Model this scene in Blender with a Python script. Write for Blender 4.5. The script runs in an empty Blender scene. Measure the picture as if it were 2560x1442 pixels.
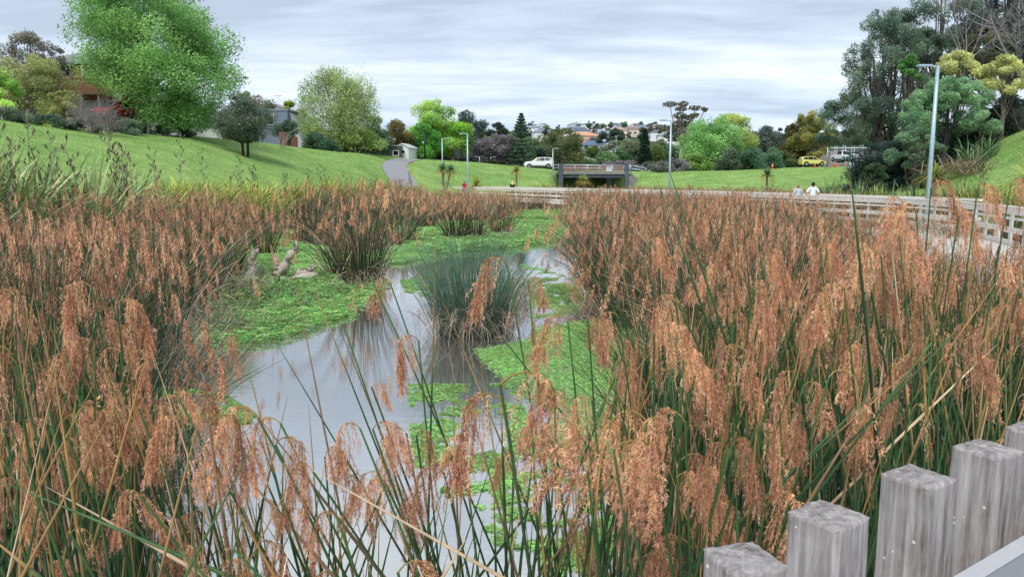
import bpy, math, random
import numpy as np
from mathutils import Vector, Matrix, noise as mnoise
PI = math.pi
R = np.random.default_rng(7)
random.seed(7)
SC = bpy.context.scene
COL = SC.collection
F = 1934.0
TH = math.atan(271.0 / F)
CZ = 2.6
CT, ST = math.cos(TH), math.sin(TH)

# ---------------------------------------------------------------- helpers
def ray(px, py):
    a, b = (px - 1280) / F, (721 - py) / F
    return np.array([a, CT + b * ST, -ST + b * CT])
def P(px, py, Y):
    d = ray(px, py); d = d * (Y / d[1]); d[2] += CZ
    return d
def W(px, py, z):
    d = ray(px, py); d = d * ((z - CZ) / d[2]); d[2] = z
    return d
def zat(py, Y): return P(1280, py, Y)[2]
def xat(px, Y, z=1.0):
    depth = Y * CT - (z - CZ) * ST
    return (px - 1280) / F * depth
def lin(r, g, b, k=0.78):
    return np.array([((c / 255.0) ** 2.2) * k for c in (r, g, b)])
def setp(o, label=None, cat=None, group=None, kind=None):
    if label: o['label'] = label
    if cat: o['category'] = cat
    if group: o['group'] = group
    if kind: o['kind'] = kind
    return o
def empty(name, loc=(0, 0, 0), label=None, cat=None, group=None, rz=0.0):
    o = bpy.data.objects.new(name, None); COL.objects.link(o)
    o.location = loc; o.rotation_euler = (0, 0, rz); o.empty_display_size = 0.1
    return setp(o, label, cat, group)

class MB:
    def __init__(s): s.V = []; s.Fs = []; s.C = []; s.n = 0
    def add(s, V, Fc, col=(1, 1, 1), mi=0, smooth=False):
        V = np.asarray(V, float).reshape(-1, 3); Fc = np.asarray(Fc, int)
        c = np.empty((len(V), 3)); c[:] = np.asarray(col, float).reshape(-1, 3) if np.ndim(col) > 1 else col
        s.V.append(V); s.C.append(c); s.Fs.append((Fc + s.n, mi, smooth)); s.n += len(V); return s
    def box(s, c, d, col=(1, 1, 1), mi=0, rz=0.0, M=None):
        c = np.asarray(c, float); d = np.asarray(d, float) / 2
        v = np.array([[x, y, z] for x in (-1, 1) for y in (-1, 1) for z in (-1, 1)]) * d
        if M is not None: v = v @ np.asarray(M).T
        elif rz:
            k, q = math.cos(rz), math.sin(rz); v = v @ np.array([[k, q, 0], [-q, k, 0], [0, 0, 1]])
        f = [[0, 1, 3, 2], [4, 6, 7, 5], [0, 4, 5, 1], [2, 3, 7, 6], [0, 2, 6, 4], [1, 5, 7, 3]]
        return s.add(v + c, f, col, mi)
    def beam(s, a, b, w, h, col=(1, 1, 1), mi=0):
        a, b = np.asarray(a, float), np.asarray(b, float); t = b - a; L = np.linalg.norm(t); t /= L
        up = np.array([0, 0, 1.0]) if abs(t[2]) < .95 else np.array([0, 1.0, 0])
        sx = np.cross(t, up); sx /= np.linalg.norm(sx); u = np.cross(sx, t)
        return s.box((a + b) / 2, (L, w, h), col, mi, M=np.column_stack([t, sx, u]))
    def tube(s, pts, rad, k=6, col=(1, 1, 1), mi=0, cap=True):
        pts = np.asarray(pts, float); rad = np.broadcast_to(np.asarray(rad, float), (len(pts),))
        s.tubes(pts[None], rad[None], k, col, mi)
        if cap:
            n0 = s.n - len(pts) * k
            s.Fs.append((np.array([[n0 + (len(pts) - 1) * k + i for i in range(k)]]), mi, False))
            s.Fs.append((np.array([[n0 + k - 1 - i for i in range(k)]]), mi, False))
        return s
    def tubes(s, Pn, Rn, k=5, col=(1, 1, 1), mi=0, smooth=True):
        S, N, _ = Pn.shape
        T = np.gradient(Pn, axis=1); T /= (np.linalg.norm(T, axis=2, keepdims=True) + 1e-9)
        ref = np.where(np.abs(T[:, :1, :] @ np.array([.31, .93, .19]))[..., None] > .9, np.array([1., 0, 0]), np.array([.31, .93, .19]))
        A = np.cross(T, np.broadcast_to(ref, T.shape)); A /= (np.linalg.norm(A, axis=2, keepdims=True) + 1e-9)
        B = np.cross(T, A)
        an = np.arange(k) * 2 * PI / k
        V = Pn[:, :, None, :] + Rn[:, :, None, None] * (np.cos(an)[None, None, :, None] * A[:, :, None, :] + np.sin(an)[None, None, :, None] * B[:, :, None, :])
        idx = np.arange(S * N * k).reshape(S, N, k)
        f = np.stack([idx[:, :-1, :], np.roll(idx, -1, 2)[:, :-1, :], np.roll(idx, -1, 2)[:, 1:, :], idx[:, 1:, :]], -1).reshape(-1, 4)
        col = np.asarray(col, float)
        if col.ndim == 3: col = np.broadcast_to(col[:, :, None, :], (S, N, k, 3)).reshape(-1, 3)
        elif col.ndim == 2: col = np.broadcast_to(col[:, None, None, :], (S, N, k, 3)).reshape(-1, 3)
        return s.add(V.reshape(-1, 3), f, col, mi, smooth)
    def ribbons(s, Pn, Wd, col, mi=0):
        # Pn (S,N,3) centreline, Wd (S,N,3) half-width vectors
        S, N, _ = Pn.shape
        V = np.stack([Pn - Wd, Pn + Wd], 2)
        idx = np.arange(S * N * 2).reshape(S, N, 2)
        f = np.stack([idx[:, :-1, 0], idx[:, :-1, 1], idx[:, 1:, 1], idx[:, 1:, 0]], -1).reshape(-1, 4)
        col = np.asarray(col, float)
        if col.ndim == 3: col = np.repeat(col[:, :, None, :], 2, 2).reshape(-1, 3)
        elif col.ndim == 2: col = np.broadcast_to(col[:, None, None, :], (S, N, 2, 3)).reshape(-1, 3)
        return s.add(V.reshape(-1, 3), f, col, mi)
    def leaves(s, C, size, col, up=0.3, asp=0.5, rng=R, mi=0):
        n = len(C)
        nr = rng.normal(size=(n, 3)); nr /= np.linalg.norm(nr, axis=1, keepdims=True); nr[:, 2] = np.abs(nr[:, 2]) + up
        nr /= np.linalg.norm(nr, axis=1, keepdims=True)
        a = np.cross(nr, rng.normal(size=(n, 3))); a /= (np.linalg.norm(a, axis=1, keepdims=True) + 1e-9)
        b = np.cross(nr, a); sz = (np.asarray(size) * rng.uniform(.7, 1.3, n))[:, None]
        a = a * sz; b = b * sz * asp
        V = np.stack([C - a, C - b, C + a, C + b], 1).reshape(-1, 3)
        f = np.arange(4 * n).reshape(n, 4)
        c = np.repeat(col, 4, 0) if np.ndim(col) > 1 else col
        return s.add(V, f, c, mi)
    def data(s, name, mats):
        me = bpy.data.meshes.new(name)
        V = np.concatenate(s.V); C = np.concatenate(s.C)
        lo = []; tot = []; mi = []; sm = []
        for f, m, q in s.Fs:
            lo.append(f.ravel()); tot.append(np.full(len(f), f.shape[1])); mi.append(np.full(len(f), m)); sm.append(np.full(len(f), q))
        lo = np.concatenate(lo); tot = np.concatenate(tot)
        me.vertices.add(len(V)); me.vertices.foreach_set('co', V.astype(np.float32).ravel())
        me.loops.add(len(lo)); me.loops.foreach_set('vertex_index', lo.astype(np.int32))
        me.polygons.add(len(tot)); st = np.concatenate([[0], np.cumsum(tot)[:-1]])
        me.polygons.foreach_set('loop_start', st.astype(np.int32)); me.polygons.foreach_set('loop_total', tot.astype(np.int32))
        me.polygons.foreach_set('material_index', np.concatenate(mi).astype(np.int32))
        me.polygons.foreach_set('use_smooth', np.concatenate(sm))
        at = me.color_attributes.new('Col', 'FLOAT_COLOR', 'POINT')
        rgba = np.ones((len(V), 4), np.float32); rgba[:, :3] = C; at.data.foreach_set('color', rgba.ravel())
        for m in (mats if isinstance(mats, (list, tuple)) else [mats]): me.materials.append(m)
        me.update(calc_edges=True)
        return me
    def build(s, name, mats, parent=None, loc=(0, 0, 0), **kw):
        return link(name, s.data(name, mats), parent, loc, **kw)
def link(name, me, parent=None, loc=(0, 0, 0), rz=0.0, sc=1.0, label=None, cat=None, group=None, kind=None):
    o = bpy.data.objects.new(name, me); COL.objects.link(o)
    o.location = loc; o.rotation_euler = (0, 0, rz); o.scale = (sc, sc, sc) if np.ndim(sc) == 0 else sc
    if parent is not None: o.parent = parent
    return setp(o, label, cat, group, kind)

# ---------------------------------------------------------------- materials
def nodes(name):
    m = bpy.data.materials.new(name); m.use_nodes = True
    nt = m.node_tree; nt.nodes.clear(); return m, nt
def N(nt, t, **kw):
    n = nt.nodes.new(t)
    for k, v in kw.items():
        if k.startswith('_'): setattr(n, k[1:], v)
        else: n.inputs[k.replace('__', ' ')].default_value = v
    return n
def veg_mat(name, trans=0.3, rough=0.6, spec=0.25, nscale=1.5, var=0.35, objvar=0.2, straw=0.0):
    m, nt = nodes(name); L = nt.links.new
    at = N(nt, 'ShaderNodeAttribute', _attribute_name='Col'); geo = N(nt, 'ShaderNodeTexCoord')
    no = N(nt, 'ShaderNodeTexNoise', Scale=nscale, Detail=3.0); L(geo.outputs['Object'], no.inputs['Vector'])
    mr = N(nt, 'ShaderNodeMapRange'); mr.inputs[1].default_value = .3; mr.inputs[2].default_value = .7
    mr.inputs[3].default_value = 1 - var; mr.inputs[4].default_value = 1 + var; L(no.outputs['Fac'], mr.inputs[0])
    oi = N(nt, 'ShaderNodeObjectInfo'); m2 = N(nt, 'ShaderNodeMapRange')
    m2.inputs[3].default_value = 1 - objvar; m2.inputs[4].default_value = 1 + objvar; L(oi.outputs['Random'], m2.inputs[0])
    mu = N(nt, 'ShaderNodeMath', _operation='MULTIPLY'); L(mr.outputs[0], mu.inputs[0]); L(m2.outputs[0], mu.inputs[1])
    src = at.outputs['Color']
    if straw:
        pw = N(nt, 'ShaderNodeMath', _operation='POWER'); L(oi.outputs['Random'], pw.inputs[0]); pw.inputs[1].default_value = 3.0
        ms_ = N(nt, 'ShaderNodeMath', _operation='MULTIPLY'); L(pw.outputs[0], ms_.inputs[0]); ms_.inputs[1].default_value = straw
        mxs = N(nt, 'ShaderNodeMix', _data_type='RGBA'); L(ms_.outputs[0], mxs.inputs[0]); L(at.outputs['Color'], mxs.inputs[6]); mxs.inputs[7].default_value = (.56, .38, .19, 1); src = mxs.outputs[2]
    vm = N(nt, 'ShaderNodeVectorMath', _operation='SCALE'); L(src, vm.inputs[0]); L(mu.outputs[0], vm.inputs['Scale'])
    pb = N(nt, 'ShaderNodeBsdfPrincipled', Roughness=rough); pb.inputs['Specular IOR Level'].default_value = spec
    L(vm.outputs[0], pb.inputs['Base Color'])
    out = N(nt, 'ShaderNodeOutputMaterial')
    if trans > 0:
        tr = N(nt, 'ShaderNodeBsdfTranslucent'); L(vm.outputs[0], tr.inputs['Color'])
        mx = N(nt, 'ShaderNodeMixShader'); mx.inputs[0].default_value = trans
        L(pb.outputs[0], mx.inputs[1]); L(tr.outputs[0], mx.inputs[2]); L(mx.outputs[0], out.inputs[0])
    else: L(pb.outputs[0], out.inputs[0])
    return m
def solid(name, col, rough=0.6, metal=0.0, nscale=8.0, var=0.15, bump=0.0, spec=0.4, attr=False):
    m, nt = nodes(name); L = nt.links.new
    tc = N(nt, 'ShaderNodeTexCoord'); no = N(nt, 'ShaderNodeTexNoise', Scale=nscale, Detail=5.0, Roughness=.6); L(tc.outputs['Object'], no.inputs['Vector'])
    mr = N(nt, 'ShaderNodeMapRange'); mr.inputs[1].default_value = .3; mr.inputs[2].default_value = .7
    mr.inputs[3].default_value = 1 - var; mr.inputs[4].default_value = 1 + var; L(no.outputs['Fac'], mr.inputs[0])
    vm = N(nt, 'ShaderNodeVectorMath', _operation='SCALE'); L(mr.outputs[0], vm.inputs['Scale'])
    if attr:
        at = N(nt, 'ShaderNodeAttribute', _attribute_name='Col'); L(at.outputs['Color'], vm.inputs[0])
    else: vm.inputs[0].default_value = tuple(col)
    pb = N(nt, 'ShaderNodeBsdfPrincipled', Roughness=rough, Metallic=metal); pb.inputs['Specular IOR Level'].default_value = spec
    L(vm.outputs[0], pb.inputs['Base Color'])
    if bump:
        bp = N(nt, 'ShaderNodeBump', Strength=bump, Distance=.02); L(no.outputs['Fac'], bp.inputs['Height']); L(bp.outputs[0], pb.inputs['Normal'])
    out = N(nt, 'ShaderNodeOutputMaterial'); L(pb.outputs[0], out.inputs[0]); return m

M_LEAF = veg_mat('foliage', .5, .6, .2, .6, .28, .06)
M_REED = veg_mat('reed_stem', 0.0, .42, .45, 9.0, .3, .15)
M_BLADE = veg_mat('reed_blade', .15, .5, .3, 4.0, .25, .1)
M_HEAD = veg_mat('seed_panicle', .3, .75, .1, 10.0, .25, .24, .22)
M_BARK = solid('bark', (0.13, .105, .08), .9, var=.4, nscale=6, bump=.6, attr=True)
M_ATT = solid('painted', (1, 1, 1), .55, attr=True, var=.1)
M_METAL = solid('galvanised_paint', lin(178, 205, 215), .35, .3, var=.08)
M_DARKM = solid('dark_metal', lin(30, 45, 60), .4, .3)
M_GLASS = solid('dark_window_glass', (.008, .01, .013), .12, 0, spec=.35, var=.05)
M_TYRE = solid('tyre_rubber', (.02, .02, .02), .8)

def wood_mat(name, base, dark, white, sc=1.0):
    m, nt = nodes(name); L = nt.links.new
    tc = N(nt, 'ShaderNodeTexCoord'); mp = N(nt, 'ShaderNodeMapping'); mp.inputs['Scale'].default_value = (28 * sc, 28 * sc, 2.2 * sc); L(tc.outputs['Object'], mp.inputs[0])
    oi = N(nt, 'ShaderNodeObjectInfo'); va = N(nt, 'ShaderNodeVectorMath', _operation='ADD'); L(mp.outputs[0], va.inputs[0])
    ml = N(nt, 'ShaderNodeMath', _operation='MULTIPLY'); L(oi.outputs['Random'], ml.inputs[0]); ml.inputs[1].default_value = 50; L(ml.outputs[0], va.inputs[1])
    n1 = N(nt, 'ShaderNodeTexNoise', Scale=2.2, Detail=12.0, Roughness=.74, Distortion=.35); L(va.outputs[0], n1.inputs['Vector'])
    rp = N(nt, 'ShaderNodeValToRGB'); L(n1.outputs['Fac'], rp.inputs[0]); e = rp.color_ramp.elements
    e[0].position = .31; e[0].color = (*dark, 1); e[1].position = .76; e[1].color = (*white, 1)
    k = e.new(.50); k.color = (*base, 1)
    n2 = N(nt, 'ShaderNodeTexNoise', Scale=9.0 * sc, Detail=5.0, Roughness=.6); L(tc.outputs['Object'], n2.inputs['Vector'])
    r2 = N(nt, 'ShaderNodeMapRange'); r2.inputs[1].default_value = .48; r2.inputs[2].default_value = .66; L(n2.outputs['Fac'], r2.inputs[0])
    mx = N(nt, 'ShaderNodeMix', _data_type='RGBA'); mx.inputs[7].default_value = (*white, 1)
    mm = N(nt, 'ShaderNodeMath', _operation='MULTIPLY'); mm.inputs[1].default_value = .3; L(r2.outputs[0], mm.inputs[0])
    L(mm.outputs[0], mx.inputs[0]); L(rp.outputs[0], mx.inputs[6])
    vo = N(nt, 'ShaderNodeTexVoronoi', Scale=38.0 * sc); L(tc.outputs['Object'], vo.inputs['Vector'])
    lt = N(nt, 'ShaderNodeMath', _operation='LESS_THAN'); lt.inputs[1].default_value = .13; L(vo.outputs['Distance'], lt.inputs[0])
    n3 = N(nt, 'ShaderNodeTexNoise', Scale=14.0 * sc); L(tc.outputs['Object'], n3.inputs['Vector'])
    g3 = N(nt, 'ShaderNodeMath', _operation='GREATER_THAN'); g3.inputs[1].default_value = .58; L(n3.outputs['Fac'], g3.inputs[0])
    m3 = N(nt, 'ShaderNodeMath', _operation='MULTIPLY'); L(lt.outputs[0], m3.inputs[0]); L(g3.outputs[0], m3.inputs[1])
    mx2 = N(nt, 'ShaderNodeMix', _data_type='RGBA'); mx2.inputs[7].default_value = (.6, .62, .58, 1); L(m3.outputs[0], mx2.inputs[0]); L(mx.outputs[2], mx2.inputs[6])
    pb = N(nt, 'ShaderNodeBsdfPrincipled', Roughness=.9); pb.inputs['Specular IOR Level'].default_value = .15
    L(mx2.outputs[2], pb.inputs['Base Color'])
    bp = N(nt, 'ShaderNodeBump', Strength=.7, Distance=.004); L(n1.outputs['Fac'], bp.inputs['Height']); L(bp.outputs[0], pb.inputs['Normal'])
    out = N(nt, 'ShaderNodeOutputMaterial'); L(pb.outputs[0], out.inputs[0]); return m
M_POST = wood_mat('weathered_post_wood', lin(150, 144, 142, .8), lin(92, 82, 78, .75), lin(200, 198, 196, .85))
M_BOARDS = wood_mat('bleached_timber', lin(224, 218, 208, 1), lin(176, 162, 148), lin(246, 242, 236, 1), .35)

def ground_mat():
    m, nt = nodes('lawn_grass'); L = nt.links.new
    tc = N(nt, 'ShaderNodeTexCoord')
    n1 = N(nt, 'ShaderNodeTexNoise', Scale=.14, Detail=5.0, Roughness=.65); L(tc.outputs['Object'], n1.inputs['Vector'])
    rp = N(nt, 'ShaderNodeValToRGB'); L(n1.outputs['Fac'], rp.inputs[0]); e = rp.color_ramp.elements
    e[0].position = .36; e[0].color = (*lin(122, 162, 88, .82), 1); e[1].position = .66; e[1].color = (*lin(168, 190, 118, .82), 1)
    k = e.new(.5); k.color = (*lin(144, 178, 100, .82), 1)
    mp = N(nt, 'ShaderNodeMapping'); mp.inputs['Scale'].default_value = (.6, 2.2, 2.0); L(tc.outputs['Object'], mp.inputs[0])
    n2 = N(nt, 'ShaderNodeTexNoise', Scale=1.5, Detail=9.0, Roughness=.8); L(mp.outputs[0], n2.inputs['Vector'])
    mr = N(nt, 'ShaderNodeMapRange'); mr.inputs[1].default_value = .3; mr.inputs[2].default_value = .7; mr.inputs[3].default_value = .52; mr.inputs[4].default_value = 1.38; L(n2.outputs['Fac'], mr.inputs[0])  # grass mottling, plus small shadow streaks across the slope painted into the colour
    vm = N(nt, 'ShaderNodeVectorMath', _operation='SCALE'); L(rp.outputs[0], vm.inputs[0]); L(mr.outputs[0], vm.inputs['Scale'])
    at = N(nt, 'ShaderNodeAttribute', _attribute_name='Col'); sx = N(nt, 'ShaderNodeSeparateColor'); L(at.outputs['Color'], sx.inputs[0])
    mx = N(nt, 'ShaderNodeMix', _data_type='RGBA'); L(sx.outputs[0], mx.inputs[0]); L(vm.outputs[0], mx.inputs[6]); mx.inputs[7].default_value = (.05, .075, .03, 1)
    mx2 = N(nt, 'ShaderNodeMix', _data_type='RGBA'); L(sx.outputs[1], mx2.inputs[0]); L(mx.outputs[2], mx2.inputs[6]); mx2.inputs[7].default_value = (.075, .062, .045, 1)
    pb = N(nt, 'ShaderNodeBsdfPrincipled', Roughness=.9); pb.inputs['Specular IOR Level'].default_value = .1; L(mx2.outputs[2], pb.inputs['Base Color'])
    bp = N(nt, 'ShaderNodeBump', Strength=.6, Distance=.12); L(n2.outputs['Fac'], bp.inputs['Height']); L(bp.outputs[0], pb.inputs['Normal'])
    out = N(nt, 'ShaderNodeOutputMaterial'); L(pb.outputs[0], out.inputs[0]); return m
def water_mat():
    m, nt = nodes('murky_water'); L = nt.links.new
    tc = N(nt, 'ShaderNodeTexCoord')
    n1 = N(nt, 'ShaderNodeTexNoise', Scale=.5, Detail=4.0); L(tc.outputs['Object'], n1.inputs['Vector'])
    rp = N(nt, 'ShaderNodeValToRGB'); L(n1.outputs['Fac'], rp.inputs[0]); e = rp.color_ramp.elements
    e[0].position = .35; e[0].color = (.10, .10, .085, 1); e[1].position = .7; e[1].color = (.17, .165, .145, 1)
    mp = N(nt, 'ShaderNodeMapping'); mp.inputs['Scale'].default_value = (2.5, 6.0, 1.0); L(tc.outputs['Object'], mp.inputs[0])
    n2 = N(nt, 'ShaderNodeTexNoise', Scale=1.6, Detail=4.0); L(mp.outputs[0], n2.inputs['Vector'])
    bp = N(nt, 'ShaderNodeBump', Strength=.05, Distance=.03); L(n2.outputs['Fac'], bp.inputs['Height'])
    df = N(nt, 'ShaderNodeBsdfDiffuse'); L(rp.outputs[0], df.inputs[0])
    gl = N(nt, 'ShaderNodeBsdfGlossy', Roughness=.02); gl.inputs[0].default_value = (.97, .98, .97, 1); L(bp.outputs[0], gl.inputs['Normal'])
    fr = N(nt, 'ShaderNodeFresnel', IOR=3.0); L(bp.outputs[0], fr.inputs['Normal'])
    mx = N(nt, 'ShaderNodeMixShader'); fm = N(nt, 'ShaderNodeMapRange'); fm.inputs[1].default_value = .2; fm.inputs[2].default_value = .75; fm.inputs[3].default_value = .5; fm.inputs[4].default_value = .95; L(fr.outputs[0], fm.inputs[0]); L(fm.outputs[0], mx.inputs[0]); L(df.outputs[0], mx.inputs[1]); L(gl.outputs[0], mx.inputs[2])
    out = N(nt, 'ShaderNodeOutputMaterial'); L(mx.outputs[0], out.inputs[0]); return m
M_GROUND = ground_mat(); M_WATER = water_mat()
M_PATH = solid('path_concrete', lin(160, 158, 165), .85, var=.12, nscale=3)
M_ROAD = solid('road_asphalt', (.09, .09, .095), .9, var=.15, nscale=5)

# ---------------------------------------------------------------- terrain
CP = np.array([  # px, D0 (bank foot), D1 (crest), y1 (crest pixel row)
    (-2600, 10, 40, -300), (-600, 15, 45, 200), (0, 21, 50, 296), (300, 25, 58, 330), (480, 31, 64, 340), (600, 37, 72, 354), (700, 43, 78, 365),
    (900, 58, 92, 384), (1040, 76, 108, 396), (1200, 90, 116, 408), (1375, 92, 118, 424), (1398, 112, 121, 428), (1575, 112, 121, 429), (1605, 92, 120, 430),
    (1850, 76, 122, 425), (2000, 60, 120, 421), (2120, 50, 110, 418), (2200, 44, 75, 432), (2260, 42, 62, 436), (2400, 38, 58, 384), (2560, 33, 58, 312), (3200, 22, 58, 60), (5200, 10, 50, -300)], float)
Z1 = np.array([zat(r[3], r[2]) for r in CP])
def height(x, y):
    x = np.asarray(x, float); y = np.asarray(y, float)
    px = 1280 + F * x / np.maximum(y * CT, 1e-3)
    D0 = np.interp(px, CP[:, 0], CP[:, 1]); D1 = np.interp(px, CP[:, 0], CP[:, 2]); z1 = np.interp(px, CP[:, 0], Z1)
    t = np.clip((y - D0) / (D1 - D0), 0, 1)
    z = .75 + (z1 - .75) * (t ** .8 * .55 + .45 * t * t * (3 - 2 * t))
    m = np.clip((y - D0 + 5) / 5, 0, 1); z = np.where(y < D0, -.5 + 1.25 * m * m * (3 - 2 * m), z)
    slope = np.maximum((z1 - 2.6) / D1, 0) * .55
    zb = z1 + (y - D1) * np.minimum(slope, .03)
    far = np.clip((y - 240) / 660, 0, 1); zf = zb * (1 - far) + (58 + 3 * np.sin(x / 60.0)) * far
    z = np.where(y > D1, zf, z)
    z += np.where(y > D0 + 4, .12 * np.sin(x * .23 + 1) * np.sin(y * .19), 0)
    return z
def hz(x, y): return float(height(x, y))
def hit(px, py, d0=20.):
    d = ray(px, py); d = d / d[1]
    ys = np.linspace(d0, 160, 1400); zz = CZ + d[2] * ys; h = height(d[0] * ys, ys)
    k = np.where(zz < h)[0]; Y = ys[k[0]] if len(k) else 120.
    return np.array([d[0] * Y, Y, hz(d[0] * Y, Y)])

us = np.linspace(-1.5, 1.5, 420) ; us = np.sort(np.concatenate([us, np.linspace(.045, .18, 60)]))
ds = np.concatenate([np.linspace(1.0, 20, 22), np.geomspace(20.5, 130, 190), np.geomspace(134, 1500, 60)])
U, Dg = np.meshgrid(us, ds); X = U * Dg; Zt = height(X, Dg)
V = np.stack([X, Dg, Zt], -1).reshape(-1, 3)
idx = np.arange(len(V)).reshape(X.shape)
Fq = np.stack([idx[:-1, :-1], idx[:-1, 1:], idx[1:, 1:], idx[1:, :-1]], -1).reshape(-1, 4)
D0g = np.interp(1280 + F * X / (Dg * CT), CP[:, 0], CP[:, 1]); D1g = np.interp(1280 + F * X / (Dg * CT), CP[:, 0], CP[:, 2])
cc = np.zeros(V.shape)
cc[:, 0] = np.clip((Dg - D1g - 6) / 40, 0, 1).ravel()
cc[:, 1] = np.clip((D0g + 1 - Dg) / 4, 0, 1).ravel()
mb = MB(); mb.add(V, Fq, cc, 0, True)
mb.build('ground', M_GROUND, kind='structure')
mb = MB(); gx = np.linspace(-160, 160, 9); gy = np.linspace(-20, 125, 6); GX, GY = np.meshgrid(gx, gy)
ix = np.arange(54).reshape(6, 9)
mb.add(np.stack([GX, GY, GX * 0], -1).reshape(-1, 3), np.stack([ix[:-1, :-1], ix[:-1, 1:], ix[1:, 1:], ix[1:, :-1]], -1).reshape(-1, 4))
mb.build('pond_water', M_WATER, kind='structure')

def drape(name, Lp, Rp, mat, off=.05, n=26):
    Lp = np.array(Lp); Rp = np.array(Rp); t = np.linspace(0, len(Lp) - 1, n)
    def ip(A): return np.stack([np.interp(t, np.arange(len(A)), A[:, k]) for k in range(3)], -1)
    a, b = ip(Lp), ip(Rp); w = np.linspace(0, 1, 7)[:, None, None]
    G = a * (1 - w) + b * w; G[..., 2] = height(G[..., 0], G[..., 1]) + off
    i = np.arange(7 * n).reshape(7, n); f = np.stack([i[:-1, :-1], i[1:, :-1], i[1:, 1:], i[:-1, 1:]], -1).reshape(-1, 4)
    m = MB(); m.add(G.reshape(-1, 3), f[:, ::-1], (1, 1, 1), 0, True); return m.build(name, mat, kind='structure')
drape('path', [hit(p, q, 60) for p, q in ((980, 472), (971, 448), (962, 432), (954, 416), (961, 407), (980, 400), (1000, 397))],
      [hit(p, q, 60) for p, q in ((1050, 472), (1034, 448), (1021, 432), (1015, 418), (1022, 408), (1040, 402.5), (1062, 400.5))], M_PATH, .07, 44)
def xyD(px, D): return np.array([xat(px, D, 4), D, 0])
drape('road', [xyD(p, D) for p, D in ((1050, 113), (1200, 121), (1400, 124.5), (1600, 124.5), (1850, 126), (2000, 124), (2150, 121))],
      [xyD(p, D) for p, D in ((1050, 121), (1200, 129), (1400, 132), (1600, 132), (1850, 134), (2000, 133), (2150, 131))], M_ROAD, .12, 60)

# short grass blades over the lawns
def lawn_tufts():
    rg = np.random.default_rng(99); n = 230000; px = rg.uniform(-40, 2600, n)
    D0_ = np.interp(px, CP[:, 0], CP[:, 1]); D1_ = np.interp(px, CP[:, 0], CP[:, 2]); y = D0_ + 1 + (D1_ + 3 - D0_) * rg.random(n) ** .9
    x = (px - 1280) / F * y * CT; z = height(x, y); dep = y * CT - (z - CZ) * ST; pxx = 1280 + F * x / dep; pyy = 721 - F * ((z - CZ) * CT + y * ST) / dep
    Lx = np.interp(pyy, (397, 400, 407, 416, 432, 448, 472), (1000, 980, 961, 954, 962, 971, 980)); Rx = np.interp(pyy, (397, 402, 408, 418, 432, 448, 472), (1075, 1045, 1022, 1015, 1021, 1034, 1050))
    keep = ~((pxx > Lx - 1) & (pxx < Rx + 1) & (pyy > 390)) & ~((px > 1385) & (px < 1600)); x, y, z = x[keep], y[keep], z[keep]; n = len(x)
    cl = np.array([lin(142, 178, 98, .95), lin(156, 186, 112, .95), lin(170, 192, 128, .95), lin(134, 170, 92, .95), lin(116, 154, 82, .95)])
    pn = np.sin(x * .8 + 2 * np.sin(y * .5)) * .5 + np.sin(x * 2.1 + y * 1.3) * .5
    ci = np.clip((rg.random(n) * 5 + pn * 1.2), 0, 4.99).astype(int); h = (.014 + .0004 * y) * rg.uniform(.4, 1.6, n); w_ = .008 + .00045 * y; a = rg.uniform(0, PI, n)
    b = np.c_[x, y, z]; s_ = np.c_[np.cos(a) * w_, np.sin(a) * w_, a * 0]; t_ = np.c_[rg.normal(size=n) * .5 * h, h * 2.2, h]
    m = MB(); m.add(np.stack([b - s_, b + s_, b + t_ + s_ * .3, b + t_ - s_ * .3], 1).reshape(-1, 3), np.arange(4 * n).reshape(n, 4), np.repeat(cl[ci], 4, 0)); return m
M_LAWN = veg_mat('grass_blades', .35, .8, .1, .5, .25, 0)
lawn_tufts().build('grass', M_LAWN, kind='stuff', label='short mown grass on the sloping lawns', cat='grass')

# ---------------------------------------------------------------- trees
def pal(*cs):
    c = np.array([lin(*c, 1.30) for c in cs]); return c * .84 + c.mean(1, keepdims=True) * .16
def envelope(shape, t):
    if shape == 'round': return np.sin(PI * np.clip(t, .02, 1) ** .85) ** .6 if np.ndim(t) == 0 else np.clip(np.sin(PI * np.clip(t, .02, .995) ** .85), 0, 1) ** .6
    if shape == 'dome': return np.sqrt(np.clip(1 - (t * .98) ** 2.2, 0, 1))
    if shape == 'column': return np.clip(np.sin(PI * np.clip(t, .02, .99) ** .7), 0, 1) ** .75
    if shape == 'cone': return np.clip(1.02 - t, 0.02, 1) ** .85
    if shape == 'egg': return np.where(t < .35, .78 + .22 * np.sin(t / .35 * PI / 2), np.sqrt(np.clip(1 - (np.clip(t - .35, 0, 1) / .66) ** 2.3, 0, 1)))
    if shape == 'umbrella': return np.where(t < .45, .38 + .62 * np.sin(t / .45 * PI / 2), np.sqrt(np.clip(1 - (np.clip(t - .45, 0, 1) / .57) ** 2.3, 0, 1)))
    return np.ones_like(t)
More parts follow.
